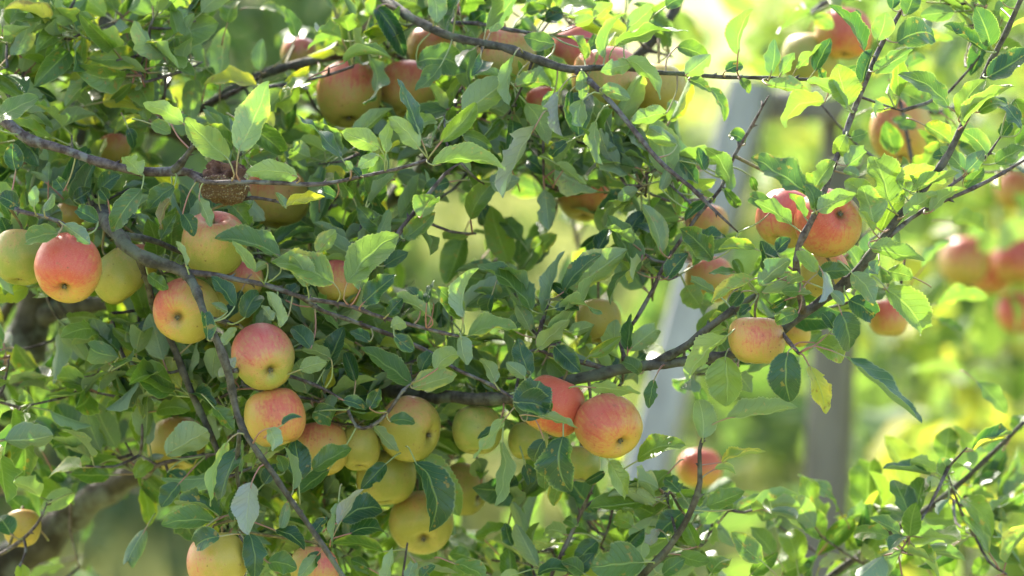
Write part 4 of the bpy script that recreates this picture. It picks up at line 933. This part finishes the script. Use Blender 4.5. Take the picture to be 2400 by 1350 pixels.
# ------------------------------------------------------------------ other orchard trees, out of focus behind
def far_tree(loc, h, rad, nleaf, label, seed, hue0, leafL=.07, cz=.62, lowest=.35):
    r = np.random.default_rng(seed); loc = np.array(loc, float)
    t = empty('apple_tree', tuple(loc)); tag(t, label, 'tree', 'orchard trees behind')
    nodes = []
    pp, rr = smooth_path([loc, loc + [.05, 0, h * .25], loc + [-.05, .05, h * .5], loc + [.02, 0, h * .92]], [.075 * h / 3, .06 * h / 3, .045 * h / 3, .008], .08)
    V, F = tube(pp, rr, 10, 0, .1); mesh_obj('trunk', V - loc, F, MB_BIG, t)
    nl = 9
    for i in range(nl):
        k = int(len(pp) * (.3 + .6 * i / nl)); a = i * 2.4 + r.uniform(-.4, .4)
        q = pp[k]; L = rad * r.uniform(.7, 1.0) * (1.1 - .5 * i / nl)
        e = q + np.array([math.cos(a) * L, math.sin(a) * L, L * r.uniform(.15, .5)]); m = (q + e) / 2 + [0, 0, .08 * L]
        bp, br = smooth_path([q, m, e], [.03 * h / 3, .02 * h / 3, .006], .08)
        V, F = tube(bp, br, 7); mesh_obj('limb', V - loc, F, MB_OLD, t); nodes += list(bp[2:])
    nodes = np.array(nodes); ms = LeafMass()
    clumps = nodes[r.integers(len(nodes), size=nleaf // 14)] + r.normal(0, .16 * rad, (nleaf // 14, 3))
    for c in clumps:
        if lowest < .2: c[2] = loc[2] + h * r.uniform(lowest, .95)
        if c[2] < h * lowest * .8: c[2] = h * lowest
        for _ in range(14):
            p = c + r.normal(0, .075 * rad + .03, 3); dr = unit(r.normal(0, 1, 3) + [0, 0, -.2]); up = unit(r.normal(0, .6, 3) + [0, 0, .8])
            hue = float(np.clip(hue0 + r.normal(0, .09), 0, .9))
            ms.leaf(COARSE[r.integers(8)], p, dr, up, leafL * r.uniform(.7, 1.2), [hue, r.random(), r.random(), 1])
    ms.build('foliage', t, loc, MLF)
    return nodes
def gz(px, d): p = P(px, 675, d); return (p[0], p[1], 0.0)
nb = far_tree(gz(3050, 2.1), 2.7, 1.05, 3600, 'neighbouring apple tree with red fruit, blurred at the right edge', 21, .42)
far_tree(gz(150, 8.5), 2.6, 1.5, 6500, 'blurred shady orchard tree far behind the trunk at left', 22, .24, .10, lowest=.08)
far_tree((-3.6, 18.2, 0), 4.6, 2.4, 7000, 'tall dense orchard tree added out of view at left to shade the meadow', 25, .3, .13)  # unseen tree, added so its shadow darkens the lower-left ground
far_tree(gz(250, 20.0), 3.4, 1.7, 4500, 'distant blurred orchard tree far beyond the shady one at left', 23, .42, .12)
far_tree(gz(2600, 11.0), 3.2, 1.6, 4000, 'distant yellowing orchard tree behind the neighbouring one at right', 24, .55, .12)
for (px, py, r_, d, bl, lab) in [(2262, 612, 60, 1.7, .6, 'far blurred orange apple, leftmost of the neighbouring tree\'s fruit'), (2318, 640, 56, 1.8, .95, 'far blurred red apple in the middle of the neighbouring tree\'s fruit'),
                                 (2385, 610, 58, 1.75, .9, 'far blurred red apple cut by the right edge'), (2375, 445, 46, 1.9, .6, 'far blurred orange apple above the others at the right edge'),
                                 (2385, 735, 50, 1.8, 1.0, 'far blurred crimson apple lowest at the right edge')]:
    A(px, py, r_, d, DN, bl, .8, .5, lab, group='apples on the neighbouring tree', nodes=nb)
# low leafy suckers and weeds in the sunny gap, each plant on its own stem
def sapling(px, d, h, nleaf, label, seed, hue0):
    r = np.random.default_rng(seed); loc = np.array(gz(px, d)); t = empty('sapling', tuple(loc)); tag(t, label, 'sapling', 'saplings in the meadow')
    ms = LeafMass(); e = loc + [r.uniform(-.15, .15), r.uniform(-.1, .1), h]
    pp, rr = smooth_path([loc, (loc + e) / 2 + [.04, 0, 0], e], [.008, .006, .002], .08); V, F = tube(pp, rr, 6); mesh_obj('stem', V - loc, F, MB_TWIG, t)
    for i in range(nleaf):
        q = pp[r.integers(len(pp) // 4, len(pp))] + r.normal(0, .011 * (FOCUS + d), 3); dr = unit(r.normal(0, 1, 3)); up = unit(r.normal(0, .6, 3) + [0, 0, .8])
        ms.leaf(COARSE[r.integers(8)], q, dr, up, .0115 * (FOCUS + d) * r.uniform(.7, 1.3), [float(np.clip(hue0 + r.normal(0, .1), 0, .9)), r.random(), r.random(), 1])
    ms.build('foliage', t, loc, MLF)
for k, (px, d, h, nl, hue, lab) in enumerate([(2260, 2.8, 1.05, 110, .62, 'yellow leaved sapling blurred behind the right branches'), (2330, 3.2, .95, 130, .55, 'light green sapling blurred in the lower right corner'),
                                                                                            (1420, 3.5, .85, 110, .40, 'low green sapling left of the leaning timber post'), (2060, 4.6, .95, 130, .38, 'dull green sapling just right of the upright timber post'),
        (1790, 7.5, .75, 120, .36, 'low dark sapling seen between the two timber posts'), (2420, 4.5, 1.3, 170, .66, 'tall yellowing sapling at the right edge below the red fruit'), (1650, 9.5, 1.15, 190, .50, 'pale green sapling far behind the leaning timber post'),
        (2180, 8.0, 1.35, 210, .44, 'tall green sapling far behind the right branches')]):
    sapling(px, d, h, nl, lab, 60 + k, hue)
